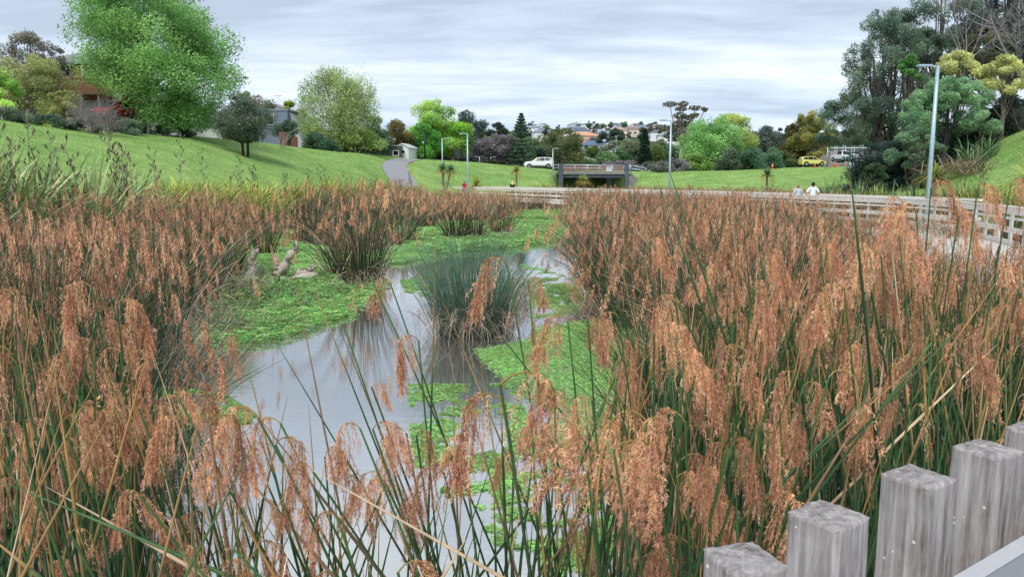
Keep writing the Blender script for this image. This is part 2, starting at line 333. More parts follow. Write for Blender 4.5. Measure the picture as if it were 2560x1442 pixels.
def tree(label, px, D, ytop, ybot, wpx, shape='round', cols=None, nclump=None, leafpx=2.2, dens=1.0, trunk=True, bark=(110, 100, 88), name='tree', cat='tree',
         group=None, z0=None, lean=0.0, rcf=.2, up=.3, trunks=1, depth=.8, holes=0.0, twigs=0, limbs=14, asp=.5, base_px=None, flat=.75, seed=None, skew=0.0):
    rng = np.random.default_rng(seed if seed is not None else int(px * 7 + D * 13))
    if 90 <= D < 300 and name == 'tree': wpx = wpx * 1.2; rcf = rcf * 1.22
    x = xat(px, D, 5); zb = hz(x, D) if z0 is None else z0
    zt = zat(ytop, D); zc0 = max(zat(ybot, D), zb + .05) if ybot is not None else zb
    Wm = wpx * D / F / 2; Hc = max(zt - zc0, .4)
    o = empty(name, (x, D, zb), label, cat, group)
    nc = nclump or int(np.clip(wpx * (ybot - ytop if ybot else 60) / 150, 16, 190))
    t = rng.uniform(.03, .97, nc) ** .9; r = envelope(shape, t); an = rng.uniform(0, 2 * PI, nc)
    rr = np.sqrt(rng.uniform(.15, 1, nc)) * r
    rc = 1.15 * rcf * Wm * rng.uniform(.6, 1.4, nc) * (.6 + .4 * r)
    rc = np.minimum(rc, Hc * .3)
    C = np.stack([np.cos(an) * np.maximum(rr * Wm * 1.08 - rc * .45, 0), np.sin(an) * np.maximum(rr * Wm * 1.08 - rc * .45, 0) * depth, zc0 - zb + t * (Hc - rc)], -1)
    C[:, 0] += lean * t * Hc + skew * (1 - t) * Wm
    npx = wpx * Hc / D * F / 6.25
    n = int(np.clip(npx * 4.6 * dens, 500, 95000))
    w = rc ** 2; w /= w.sum(); ci = rng.choice(nc, n, p=w)
    g = rng.normal(size=(n, 3)); g /= np.linalg.norm(g, axis=1, keepdims=True); g *= (rng.uniform(.35, 1.05, n) ** .6)[:, None]
    g += rng.normal(size=(n, 3)) * .12
    Lp = C[ci] + g * rc[ci][:, None] * np.array([1, 1, flat])
    ct = rng.uniform(0, 1, nc)
    k = np.clip(ct[ci] + rng.normal(size=n) * .18, 0, .999) * (len(cols) - 1)
    i0 = k.astype(int); fr = (k - i0)[:, None]; col = cols[i0] * (1 - fr) + cols[np.minimum(i0 + 1, len(cols) - 1)] * fr
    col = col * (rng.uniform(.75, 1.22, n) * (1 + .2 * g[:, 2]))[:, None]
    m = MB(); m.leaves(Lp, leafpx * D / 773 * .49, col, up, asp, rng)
    if twigs:
        ti = rng.choice(n, min(twigs, n)); S = len(ti); q = np.linspace(0, 1, 3)
        st = Lp[ti]; dr = (st - np.array([0, 0, Hc * .3])); dr /= np.linalg.norm(dr, axis=1, keepdims=True); dr[:, 2] += .5
        m2 = st[:, None, :] + dr[:, None, :] * (q[None, :, None] - .5) * (.1 * Wm)
        m.ribbons(m2, np.array([.17 * D / 773, 0, 0]) * np.ones_like(m2), np.array(lin(*bark)) * 1.5 * np.ones((S, 3)))
    m.build('crown', M_LEAF, o)
    if trunk:
        m = MB(); rad = max(.024 * (zt - zb), .06); bc = np.array(lin(*bark))
        for k in range(trunks):
            off = (k - (trunks - 1) / 2) * rad * 2.2
            top = np.array([off * 2.5 + lean * Hc * .5, 0, (zc0 - zb) + Hc * .6])
            q = np.linspace(0, 1, 7)[:, None]
            pts = np.array([off, 0, -.25]) * (1 - q) + top * q + np.sin(q * 3 + k) * np.array([rad * .5, rad * .4, 0])
            m.tube(pts, rad / (1 + .3 * (trunks - 1)) * (1.25 - .95 * q[:, 0]), 8, bc)
            sel = rng.choice(nc, min(limbs, nc), replace=False)
            for j in sel:
                s0 = pts[2 + int(rng.integers(0, 3))]; e = C[j]; q2 = np.linspace(0, 1, 6)[:, None]
                mid = np.array([0, 0, -.12 * np.linalg.norm(e - s0)])
                pp = s0 * (1 - q2) + e * q2 + np.sin(q2 * PI) * mid + rng.normal(size=(6, 3)) * .02 * Wm * np.sin(q2 * PI)
                m.tube(pp, rad * .42 * (1 - .85 * q2[:, 0]), 5, bc * rng.uniform(.8, 1.2), cap=False)
        m.build('trunk', M_BARK, o)
    return o
def bare(label, px, D, ytop, wpx, col=(140, 130, 128), n0=7, name='bare_shrub', cat='shrub', levels=4, mult=5, z0=None, r0=.03, seed=1, group=None, up=.6, stemh=0.0, ybase=None):
    rng = np.random.default_rng(seed); x = xat(px, D, 5); zb = (hz(x, D) if z0 is None else z0)
    if ybase is not None: zb = zat(ybase, D)
    H = zat(ytop, D) - zb; Wm = wpx * D / F / 2
    o = empty(name, (x, D, zb), label, cat, group); m = MB(); c = np.array(lin(*col))
    st = np.zeros((n0, 3)); st[:, 2] = stemh * H; an = rng.uniform(0, 2 * PI, n0)
    dr = np.stack([np.cos(an) * Wm * .6, np.sin(an) * Wm * .5, H * rng.uniform(.45, .7, n0) * (1 - stemh)], -1); rad = np.full(n0, r0 * H)
    if stemh: m.tube([(0, 0, -.2), (0, 0, stemh * H * .5), (0, 0, stemh * H)], [r0 * H * 1.8, r0 * H * 1.5, r0 * H * 1.3], 7, c)
    for lv in range(levels):
        S = len(st); q = np.linspace(0, 1, 5)[None, :, None]
        bend = rng.normal(size=(S, 1, 3)) * .13 * np.linalg.norm(dr, axis=1)[:, None, None]
        Pn = st[:, None] + dr[:, None] * q + bend * q * q
        m.tubes(Pn, rad[:, None] * (1 - .55 * q[..., 0]), 5 if lv < 2 else 3, c * rng.uniform(.75, 1.25, (S, 1)))
        if lv == levels - 1: break
        k = mult; tt = rng.uniform(.35, 1, (S, k)); ii = tt * 4
        i0 = np.minimum(ii.astype(int), 3); fr = (ii - i0)[..., None]
        s2 = np.take_along_axis(Pn, i0[..., None].repeat(3, -1), 1) * (1 - fr) + np.take_along_axis(Pn, (i0 + 1)[..., None].repeat(3, -1), 1) * fr
        L2 = np.linalg.norm(dr, axis=1)[:, None, None] * rng.uniform(.35, .65, (S, k, 1))
        d2 = dr[:, None] / np.linalg.norm(dr, axis=1)[:, None, None] + rng.normal(size=(S, k, 3)) * up; d2 /= np.linalg.norm(d2, axis=2, keepdims=True)
        st = s2.reshape(-1, 3); dr = (d2 * L2).reshape(-1, 3); rad = np.repeat(rad * .5, k)
    m.build('branches', M_BARK, o); return o
def norfolk(label, px, D, ytop, ybot, wpx, col, group=None, open_=.5, seed=3, whorls=None):
    rng = np.random.default_rng(seed); x = xat(px, D, 5); zb = hz(x, D); zt = zat(ytop, D); H = zt - zb; Wm = wpx * D / F / 2
    o = empty('norfolk_pine', (x, D, zb), label, 'tree', group)
    m = MB(); m.tube([(0, 0, -.2), (0, 0, H * .5), (0, 0, H)], [.022 * H, .014 * H, .003 * H], 7, lin(120, 115, 105)); m.build('trunk', M_BARK, o)
    m = MB(); zlo = max(zat(ybot, D) - zb, .3); nw = whorls or 16
    pp = []; cl = []
    for i in range(nw):
        f = (i / (nw - 1)) ** .85; z = zlo + (H * .97 - zlo) * f
        L = Wm * (1 - f) ** .9 + .07 * Wm
        for k in range(9):
            a = k * 2 * PI / 9 + i * .5; nl = 34; s = rng.uniform(.05, 1, nl)
            up = .16 * L * s ** 2 + (.28 if f > .5 else -.05) * L * s
            w = (.05 + .13 * open_) * L * (1 - .5 * s)
            q = np.stack([np.cos(a) * L * s, np.sin(a) * L * s, z + up], -1) + rng.normal(size=(nl, 3)) * np.array([1, 1, .35]) * w[:, None]
            pp.append(q)
    pp = np.concatenate(pp); base = np.array(lin(*col)); cc = base * rng.uniform(.6, 1.35, (len(pp), 1))
    m.leaves(pp, 1.5 * D / 773, cc, .1, .4, rng); m.build('crown', M_LEAF, o); return o
def blades(m, rng, n, L, w, col, spread=.9, bend=.5, base=(0, 0, 0), up0=.15, seg=7, fold=False, jit=.08):
    an = rng.uniform(0, 2 * PI, n); inc = rng.uniform(up0, spread, n); Ls = L * rng.uniform(.65, 1.1, n)
    q = np.linspace(0, 1, seg)[None, :]
    th = inc[:, None] + bend * rng.uniform(.2, 1.6, n)[:, None] * q ** 2
    ds_ = Ls[:, None] / (seg - 1); r = np.cumsum(np.sin(th) * ds_, 1) - np.sin(th[:, :1]) * ds_; z = np.cumsum(np.cos(th) * ds_, 1) - np.cos(th[:, :1]) * ds_
    Pn = np.stack([np.cos(an)[:, None] * r, np.sin(an)[:, None] * r, z], -1) + np.asarray(base) + np.concatenate([rng.normal(size=(n, 2)) * jit, np.zeros((n, 1))], 1)[:, None]
    ww = w * (1 - q ** 3) * (.55 + .45 * np.sin(np.minimum(q * 2.2, PI / 2)))
    tw = rng.normal(size=n) * .6
    sd = np.stack([-np.sin(an + tw), np.cos(an + tw), rng.normal(size=n) * .25], -1)
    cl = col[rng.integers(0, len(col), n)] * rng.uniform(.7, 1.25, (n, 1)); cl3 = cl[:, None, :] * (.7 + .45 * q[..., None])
    m.ribbons(Pn, sd[:, None] * ww[..., None] / 2, cl3)
    return m

G1 = pal((100, 146, 76), (128, 174, 92), (160, 198, 116), (116, 162, 84))         # fresh green
G2 = pal((132, 158, 90), (162, 184, 110), (184, 200, 130))         # pale yellow-green
G3 = pal((72, 100, 84), (96, 122, 98), (118, 140, 112))               # dark green
G4 = pal((90, 92, 52), (130, 120, 66), (110, 100, 60))            # olive brown
G5 = pal((124, 172, 74), (160, 196, 88), (184, 210, 106))            # lime
G6 = pal((118, 114, 120), (140, 130, 134), (104, 106, 108))             # purple grey
G7 = pal((60, 96, 66), (100, 136, 86), (128, 160, 100))
G8 = pal((200, 204, 130), (222, 220, 150), (150, 160, 100))

# left hill
tree('huge fresh green spreading tree filling the top left, taller than everything around it', 340, 62, -130, 322, 360, 'umbrella', G1, 150, 2.5, 2.3, skew=.60, trunks=2, bark=(96, 88, 80), rcf=.22, twigs=60, limbs=16, holes=.1)
tree('low bright green tree arching over the white wall, just right of the huge green tree', 470, 62.5, 205, 318, 150, 'dome', G1, 26, 2.3, 1.2, bark=(80, 74, 68), rcf=.3)
tree('thick grey trunked evergreen with dark leathery crown in front of the white lamp pole', 612, 60, 218, 352, 160, 'round', pal((82, 104, 86), (110, 126, 106), (134, 144, 124), (94, 112, 94)), 46, 2.0, .95, trunks=2, bark=(56, 48, 44), rcf=.24, depth=.8, limbs=22, lean=-.05)
tree('olive yellow leafed tree left of the timber house', 92, 56, 122, 312, 190, 'egg', pal((140, 152, 92), (176, 180, 116), (156, 158, 104)), 70, 2.0, .9, bark=(104, 94, 84), rcf=.2, twigs=400, limbs=20)
tree('weeping lime green tree cut by the left edge of the photo', 2, 50, 150, 285, 130, 'dome', G5, 30, 2.2, 1.2, rcf=.28)
tree('grey brown half bare tree behind the olive yellow one', 85, 66, 66, 260, 170, 'round', pal((118, 112, 104), (140, 132, 118), (120, 124, 96)), 40, 1.9, .55, twigs=500, limbs=22, bark=(116, 108, 102))
tree('grey leafless tree crown between the olive tree and the house roof', 138, 60, 92, 230, 90, 'round', pal((130, 124, 118), (112, 108, 104)), 24, 1.8, .5, twigs=500, bark=(120, 112, 108), limbs=16)
tree('small yellow olive shrub in front of the timber house', 165, 52, 215, 318, 90, 'dome', pal((150, 160, 86), (176, 176, 100)), 20, 2.0, .7, twigs=150, trunk=True, name='shrub', cat='shrub')
bare('grey twiggy leafless bush below the timber house deck', 232, 51, 248, 130, (150, 142, 144), 16, levels=4, mult=6, r0=.012, seed=5, up=.55)
bare('grey twiggy leafless bush below the parked red car', 275, 53, 270, 90, (140, 132, 134), 12, levels=4, mult=6, r0=.012, seed=6, up=.55)
for i, (p, D, yt, w) in enumerate(((20, 48, 262, 120), (120, 50, 280, 110), (200, 51.5, 292, 110), (330, 57, 292, 120), (430, 62, 300, 110))):
    tree(['low dark hedge plant at the far left on top of the bank', 'low dark undergrowth below the olive yellow tree', 'low dark green bush below the grey twiggy bush', 'dark green bush at the foot of the huge green tree', 'dark green bush right of the huge green trunk'][i], p, D, yt, None, w, 'dome', G3, 16, 2.0, 1.0, trunk=False, name='shrub', cat='shrub', rcf=.35)
norfolk('tall Norfolk pine standing behind the huge green tree, only its drooping branch ends showing', 448, 95, -300, 200, 250, (112, 138, 134), seed=9, whorls=20, open_=.12)
# behind house / mid left
tree('rust brown flowering tree behind the grey gabled house', 645, 100, 226, 320, 110, 'round', pal((118, 96, 70), (140, 112, 84), (96, 104, 66)), 24, 2.0, 1)
tree('small yellow green tree under the television aerial', 728, 98, 248, 320, 56, 'round', pal((128, 146, 56), (158, 170, 70)), 16, 2.0, 1)
tree('pale cream green tree beside the steep white gable', 752, 97, 268, 330, 60, 'round', pal((170, 172, 118), (150, 156, 100)), 14, 2.0, 1)
tree('faint pale green treetop left of the rust brown tree', 625, 110, 222, 300, 50, 'round', G2, 12, 1.8, .8)
tree('dark leafy bush hiding the corner of the grey gabled house', 725, 82, 295, 358, 80, 'round', G3, 18, 2.0, 1.1, rcf=.28)
tree('rounded blue green bush left of the tall pale tree', 800, 88, 316, None, 84, 'dome', pal((58, 92, 72), (84, 118, 92)), 18, 2.0, 1.2, trunk=False, name='shrub', cat='shrub', rcf=.3)
tree('tall pale yellow green tree with many upright bare looking branches', 850, 94, 168, 368, 178, 'egg', G2, 90, 1.9, .95, twigs=1100, limbs=40, bark=(140, 132, 118), rcf=.17, flat=1.5)
tree('pale green lower crown spreading to the right of the tall pale tree', 900, 93, 300, 374, 110, 'dome', pal((118, 146, 76), (150, 172, 92)), 22, 1.9, 1, trunk=False)
tree('dark evergreen right behind the tall pale tree', 938, 100, 282, 375, 66, 'round', G3, 16, 2.0, 1.2, rcf=.3)
tree('dark evergreen bush beside the grey shed', 905, 96, 345, None, 90, 'dome', pal((44, 56, 40), (84, 80, 50)), 14, 2.0, 1.1, trunk=False, rcf=.3)
tree('golden brown tree behind the grey shed', 993, 118, 291, 368, 70, 'round', pal((112, 100, 52), (140, 124, 66), (84, 88, 58)), 18, 2.0, 1.1, rcf=.28)
tree('dark narrow tree between the pale tree and the golden brown tree', 962, 112, 318, 385, 44, 'round', G3, 12, 2.0, 1.2, rcf=.3)
bare('pale bare branched shrub growing from a mound of grass on the left slope', 704, 73, 318, 74, (170, 162, 150), 5, levels=3, mult=3, r0=.02, seed=12, up=.35)
# centre
tree('lime green rounded tree behind the dark blue pole', 1082, 124, 239, 392, 116, 'egg', G5, 60, 2.0, 1.2, rcf=.19, twigs=200)
tree('deep green lower tree standing left in front of the lime green tree', 1062, 120, 300, 398, 90, 'dome', pal((76, 140, 54), (112, 172, 66)), 26, 2.0, 1.2, rcf=.24)
tree('bright yellow green tree right of the lime green one', 1140, 125, 292, 408, 92, 'egg', pal((112, 172, 48), (160, 200, 66), (90, 150, 50)), 30, 2.0, 1.25, rcf=.22)
tree('dark evergreen with flat top rising behind the bright yellow green tree', 1172, 160, 268, 380, 88, 'round', pal((76, 96, 88), (100, 118, 104)), 30, 2.0, 1.15, rcf=.22)
tree('small dark evergreen rising behind the purple grey trees', 1241, 160, 287, 380, 50, 'round', pal((56, 76, 62), (78, 96, 78)), 18, 2.0, 1.15, rcf=.25)
tree('large purple grey leafed tree left of the Norfolk pine', 1250, 128, 318, 414, 92, 'round', G6, 36, 2.0, 1.1, rcf=.2, twigs=200, bark=(110, 102, 104))
tree('wide purple grey bushy tree behind the two short lamp posts', 1210, 130, 338, 414, 84, 'dome', G6, 26, 2.0, 1.1, rcf=.24, twigs=200, bark=(110, 102, 104))
for i, (p, w) in enumerate(((1090, 110), (1180, 110), (1240, 90))):
    tree('low dark hedge running along the top of the lawn', p, 122, 386 + i * 6, None, w, 'dome', pal((60, 66, 48), (90, 92, 66)), 12, 1.9, 1, trunk=False, name='hedge', cat='hedge', rcf=.4, group='low hedge plants behind the lawn crest')
norfolk('tall Norfolk pine with tiered horizontal branches above the white car', 1303, 126, 283, 418, 84, (104, 138, 108), seed=4, whorls=15, open_=.25)
tree('broad olive green tree behind the white car', 1395, 140, 312, 418, 124, 'egg', pal((92, 110, 66), (124, 130, 80), (84, 104, 70)), 60, 2.0, 1.2, rcf=.17, twigs=150)
tree('small green bush between the Norfolk pine and the white car', 1345, 131, 360, 418, 60, 'dome', G3, 10, 2.0, 1.1, trunk=False)
mids = [(1478, 210, 356, 408, 50, pal((78, 104, 50), (112, 132, 62)), 'round yellow green tree below the red roofed houses'),
        (1512, 160, 372, 420, 70, G7, 'grey green flowering bush above the bridge railing'), (1545, 175, 362, 420, 66, pal((52, 92, 54), (74, 116, 62)), 'glossy green tree right of the centre of the bridge'),
        (1585, 190, 352, 420, 50, pal((84, 98, 68), (104, 112, 84)), 'brownish green tree above the right end of the bridge'), (1455, 165, 392, 425, 70, G7, 'low grey green bush at the left end of the bridge'),
        (1640, 180, 358, 410, 56, pal((76, 100, 48), (104, 124, 58)), 'small golden green tree beside the small conifer'), (1560, 145, 396, 428, 110, G6, 'brown grey scrub behind the bridge railing'),
        (1500, 150, 400, 430, 100, pal((80, 84, 66), (110, 108, 90)), 'dull scrub behind the red bridge wall'),
        (1530, 320, 344, 400, 60, pal((110, 128, 96), (140, 144, 110)), 'pale green tree on the middle of the far hillside'), (1590, 330, 346, 400, 80, pal((136, 128, 104), (112, 118, 90)), 'faded tan tree on the far hillside'),
        (1490, 300, 360, 400, 40, G7, 'small bush below the dark blue far roof'), (1430, 330, 340, 390, 30, G3, 'narrow dark tree left of the far red roofs'),
        (1535, 420, 318, 372, 50, pal((60, 78, 72), (84, 98, 90)), 'big dark pine on the far hilltop skyline'), (1362, 430, 316, 345, 20, pal((70, 88, 84), (90, 104, 98)), 'thin pine on the skyline left of the olive green tree'),
        (1340, 300, 340, 400, 60, pal((120, 160, 90), (96, 130, 80)), 'light green tree far behind the Norfolk pine'), (1655, 300, 345, 400, 60, pal((120, 138, 92), (96, 116, 80)), 'pale green tree beside the small conifer far back'),
        (1625, 150, 400, 428, 70, pal((96, 108, 88), (130, 136, 118)), 'grey flowering shrub right of the bridge')]
for p, D, yt, yb, w, c, lb in mids: tree(lb, p, D, yt, yb, w, 'round', c, None, 1.9, 1.2, rcf=.28, trunk=D < 200, limbs=5)
norfolk('small dark conifer right of the bridge', 1611, 170, 322, 415, 40, (60, 92, 66), seed=8, whorls=20, open_=.9)
# far hillside trees
rf = np.random.default_rng(31)
far_pal = [pal((84, 108, 92), (110, 128, 104)), pal((72, 92, 84), (96, 112, 96)), pal((120, 138, 104), (140, 150, 116)), pal((100, 108, 92), (120, 124, 106))]  # paler, bluer greens: distance haze worked into the leaf colours
for i in range(84):
    D = rf.uniform(330, 880); p = rf.uniform(1290, 1790) if i < 66 else rf.uniform(1960, 2140)
    x = xat(p, D, 30); zb = hz(x, D); yb = 450 - (zb - 2.6) / D * F
    h = rf.uniform(7, 13) / D * F
    tree('small rounded tree scattered among the far hillside houses', p, D, yb - h, yb, rf.uniform(16, 34) * 500 / D, 'round', far_pal[i % 4], 7, 1.8, 1.3, trunk=False, rcf=.45, group='trees on the far hillside', seed=i)
# right side
def gum(label, px, D, parts, col):
    rng = np.random.default_rng(3); x = xat(px, D, 5); zb = hz(x, D); o = empty('gum_tree', (x, D, zb), label, 'tree')
    m = MB(); t = MB(); bc = np.array(lin(176, 166, 156)); root = np.array([0, 0, -.3]); fork = P(1702, 350, D) - np.array([x, D, zb])
    t.tube([root, root * .5 + fork * .5 + (.2, 0, 0), fork], [.5, .4, .3], 7, bc)
    for (a, b, w, h) in parts:
        c = P(a, b, D) - np.array([x, D, zb]); rw, rh = w * D / F / 2, h * D / F / 2; c[1] += rng.normal() * 1.5
        q = np.linspace(0, 1, 7)[:, None]; t.tube(fork * (1 - q) + c * q + np.sin(q * PI) * np.array([c[0] * .12, 0, -.5]), .26 * (1 - .8 * q[:, 0]) + .03, 5, bc, cap=False)
        n = int(w * h / 6.25 * 1.5) + 60; g = rng.normal(size=(n, 3)); g /= np.linalg.norm(g, axis=1, keepdims=True); g *= rng.uniform(.3, 1, n)[:, None] ** .5
        m.leaves(c + g * np.array([rw, rw, rh]), 1.25 * D / 773, col[rng.integers(0, len(col), n)] * rng.uniform(.7, 1.2, (n, 1)), .3, .5, rng)
    m.build('crown', M_LEAF, o); t.build('trunk', M_BARK, o)
gum('tall sparse gum tree with pale trunk and separate clumps of brown leaves', 1700, 150,
    [(1683, 257, 42, 14), (1706, 262, 26, 14), (1694, 276, 30, 12), (1698, 290, 34, 18), (1735, 272, 34, 12), (1756, 276, 16, 12), (1742, 286, 26, 10), (1714, 300, 40, 26), (1728, 292, 30, 10),
     (1660, 318, 34, 16), (1676, 326, 30, 22), (1690, 312, 34, 14), (1708, 325, 44, 30), (1700, 345, 40, 22), (1668, 340, 24, 14)], pal((112, 108, 92), (134, 124, 108), (96, 98, 78)))
tree('round fresh green tree with its left side reaching the ground', 1772, 128, 284, 412, 140, 'egg', pal((110, 166, 84), (136, 188, 104), (158, 200, 124)), 60, 2.0, 1.25, rcf=.19)
tree('yellow green tree peeping over the round fresh green tree', 1822, 134, 272, 390, 104, 'egg', pal((140, 164, 72), (176, 190, 92), (190, 196, 110)), 44, 1.9, 1.1, rcf=.18, twigs=160)
tree('low lime shrub at the left foot of the round fresh green tree', 1735, 124, 376, None, 90, 'dome', pal((120, 160, 74), (148, 178, 92)), 12, 2, 1.1, trunk=False, name='shrub', cat='shrub', rcf=.35)
tree('dark grey green tree behind the bushes, right of the yellow green tree', 1905, 175, 305, 380, 76, 'round', pal((92, 108, 102), (112, 124, 114)), 28, 2, 1.2, rcf=.24)
tree('small dark treetop in the gap before the golden conifer', 1945, 180, 316, 370, 40, 'round', pal((70, 88, 78), (90, 104, 92)), 10, 2, 1.2, rcf=.3)
for i, (p, D, yt, w, c, lb) in enumerate(((1690, 122, 392, 90, G6, 'grey brown shrub behind the tall lamp post'), (1830, 122, 362, 90, pal((84, 104, 84), (110, 126, 100)), 'grey green bush under the yellow green tree'), (1880, 121, 358, 90, pal((70, 108, 84), (100, 140, 106)), 'blue green bush in the middle of the lawn edge row'),
        (1925, 121, 364, 84, pal((72, 112, 84), (106, 142, 108)), 'blue green bush nearest the traffic cones'), (1965, 124, 372, 60, pal((80, 100, 64), (108, 124, 76)), 'dull green bush left of the yellow car'), (1655, 118, 398, 80, pal((96, 104, 92), (124, 128, 116)), 'silver grey shrub beside the bridge end rail'))):
    tree(lb, p, D, yt, None, w, 'dome', c, 18, 2, 1.2, trunk=False, name='shrub', cat='shrub', rcf=.3)
tree('golden green conical tree behind the yellow car', 2020, 132, 268, 398, 92, 'egg', pal((100, 112, 60), (146, 146, 74), (172, 168, 88)), 56, 2.0, 1.3, rcf=.17, trunks=2, bark=(120, 106, 92))
tree('brown bronze tree leaning out left of the golden conical tree', 1975, 134, 304, 395, 70, 'cone', pal((98, 84, 54), (124, 104, 66), (90, 88, 56)), 30, 2.0, 1.2, rcf=.2)
DK = pal((80, 106, 92), (106, 132, 110), (132, 150, 120))
tree('very tall dark feathery casuarina at the left of the right hand trees', 2200, 62, 10, 360, 200, 'egg', DK, 110, 1.9, .8, rcf=.15, trunks=2, bark=(104, 98, 94), limbs=18, flat=1.0, twigs=150)
tree('dark feathery drooping tree reaching left over the scaffolded house', 2112, 66, 222, 368, 160, 'round', DK, 60, 1.9, .8, trunk=False, rcf=.16)
tree('dark tall tree crown at the top edge right of the casuarina', 2330, 68, -60, 200, 230, 'round', DK, 90, 1.9, .8, rcf=.16, bark=(90, 86, 84), limbs=30)
tree('near black pine filling the top right corner', 2500, 70, -140, 190, 260, 'round', pal((60, 80, 78), (84, 104, 94)), 100, 1.9, .9, rcf=.16, bark=(90, 86, 84), limbs=34)
tree('olive brown domed tree above the cream flowering tree', 2445, 62, 64, 190, 150, 'dome', pal((92, 98, 70), (118, 118, 84)), 60, 1.9, 1.2, rcf=.16)
tree('tall dark green tree behind the light green dome', 2300, 63, 60, 330, 150, 'round', pal((72, 94, 82), (94, 114, 92), (114, 128, 94)), 60, 1.9, .7, rcf=.2, limbs=20)
tree('small bright green crown on a thin trunk left of the cream flowering trees', 2262, 57, 132, 205, 66, 'round', pal((66, 122, 60), (110, 164, 84)), 14, 2.1, 1.3, rcf=.3, bark=(80, 74, 70))
tree('cream flowering tree just behind the tall lamp head', 2382, 56, 120, 190, 120, 'dome', G8, 30, 2.1, 1.1, rcf=.2, twigs=120, bark=(110, 104, 96))
tree('cream flowering tree at the right edge above the slope', 2500, 55, 128, 240, 120, 'round', G8, 34, 2.1, 1.15, rcf=.22, twigs=100, bark=(110, 104, 96))
tree('light green dense domed tree behind the tall lamp post', 2362, 52, 182, 330, 240, 'dome', pal((84, 128, 92), (122, 162, 116), (156, 188, 138), (102, 146, 104)), 120, 1.9, 1.5, rcf=.12, bark=(70, 66, 66), twigs=0)
tree('green shrubby lower growth under the light green dome', 2290, 50.5, 300, 436, 130, 'round', pal((80, 110, 90), (108, 138, 106), (132, 160, 120)), 60, 1.9, 1.2, rcf=.17, bark=(110, 104, 98), limbs=8)
for i, (p, D, yt, w, c, lb) in enumerate(((2178, 56, 350, 140, pal((56, 78, 74), (78, 102, 90)), 'big dark bush left of the lamp post'), (2245, 54, 330, 120, pal((50, 70, 70), (70, 92, 84)), 'near black bush under the casuarina'), (2190, 49, 400, 90, pal((58, 84, 58), (86, 112, 74)), 'small mid green bush in front of the big dark bush'),
        (2400, 55, 290, 150, pal((56, 76, 72), (78, 98, 86)), 'dark undergrowth right of the lamp post'), (2460, 57, 260, 140, pal((58, 78, 74), (80, 100, 88)), 'dark undergrowth below the cream flowering tree'), (2500, 57, 225, 150, pal((50, 72, 66), (74, 98, 82)), 'tall dark undergrowth behind the slope flax'), (2450, 53, 300, 130, pal((44, 66, 58), (66, 90, 70)), 'dark low bush right behind the big slope flax'), (2540, 60, 235, 120, pal((60, 74, 62), (96, 92, 92)), 'grey green undergrowth at the right edge'), (2330, 49, 372, 70, pal((56, 84, 58), (84, 112, 74)), 'green bush just left of the big slope flax'))):
    tree(lb, p, D, yt, None, w, 'dome', c, 24, 2.1, 1.25, trunk=False, name='shrub', cat='shrub', rcf=.3)
bare('large bare grey tree with fine branches against the sky at the top right', 2540, 58, -60, 330, (150, 146, 148), 9, name='bare_tree', cat='tree', levels=5, mult=4, r0=.012, seed=21, up=.5, ybase=200)
bare('bare grey branches of a leafless tree above the cream flowers', 2400, 60, -40, 240, (140, 134, 132), 6, name='bare_tree', cat='tree', levels=5, mult=4, r0=.01, seed=22, up=.5, ybase=160)
bare('grey brown thicket of dead stems on the slope at the right edge', 2550, 55, 262, 130, (128, 116, 112), 16, levels=4, mult=5, r0=.012, seed=25, up=.6)
tree('dark leafy filler tree behind the scaffolded house', 2120, 150, 330, 400, 160, 'dome', pal((70, 88, 70), (96, 108, 80)), 20, 2, 1.2, trunk=False)
# continuous tree masses further back
for i, (p, D, yt, w) in enumerate(((560, 125, 262, 240), (820, 130, 300, 200), (960, 150, 322, 160), (1120, 170, 322, 220), (1270, 175, 338, 200), (1420, 230, 372, 160), (1700, 190, 352, 200), (1800, 200, 345, 200), (1990, 170, 330, 140), (2080, 190, 345, 160), (1600, 260, 366, 140), (1510, 250, 376, 130))):
    tree(['hazy green tree belt far left behind the house', 'hazy tree belt behind the tall pale tree', 'dim tree belt behind the golden brown tree', 'dim tree belt behind the lime green trees', 'dim tree belt behind the Norfolk pine', 'dim low trees behind the broad olive tree', 'dim trees behind the gum tree', 'dim trees behind the yellow green tree', 'dim trees behind the golden conical tree', 'dim trees behind the scaffolded house', 'dim trees beyond the small conifer', 'dim low trees beyond the bridge'][i],
         p, D, yt, None, w, 'dome', pal((64, 84, 66), (92, 108, 80), (80, 98, 76)), 26, 2, 1.1, trunk=False, rcf=.25)

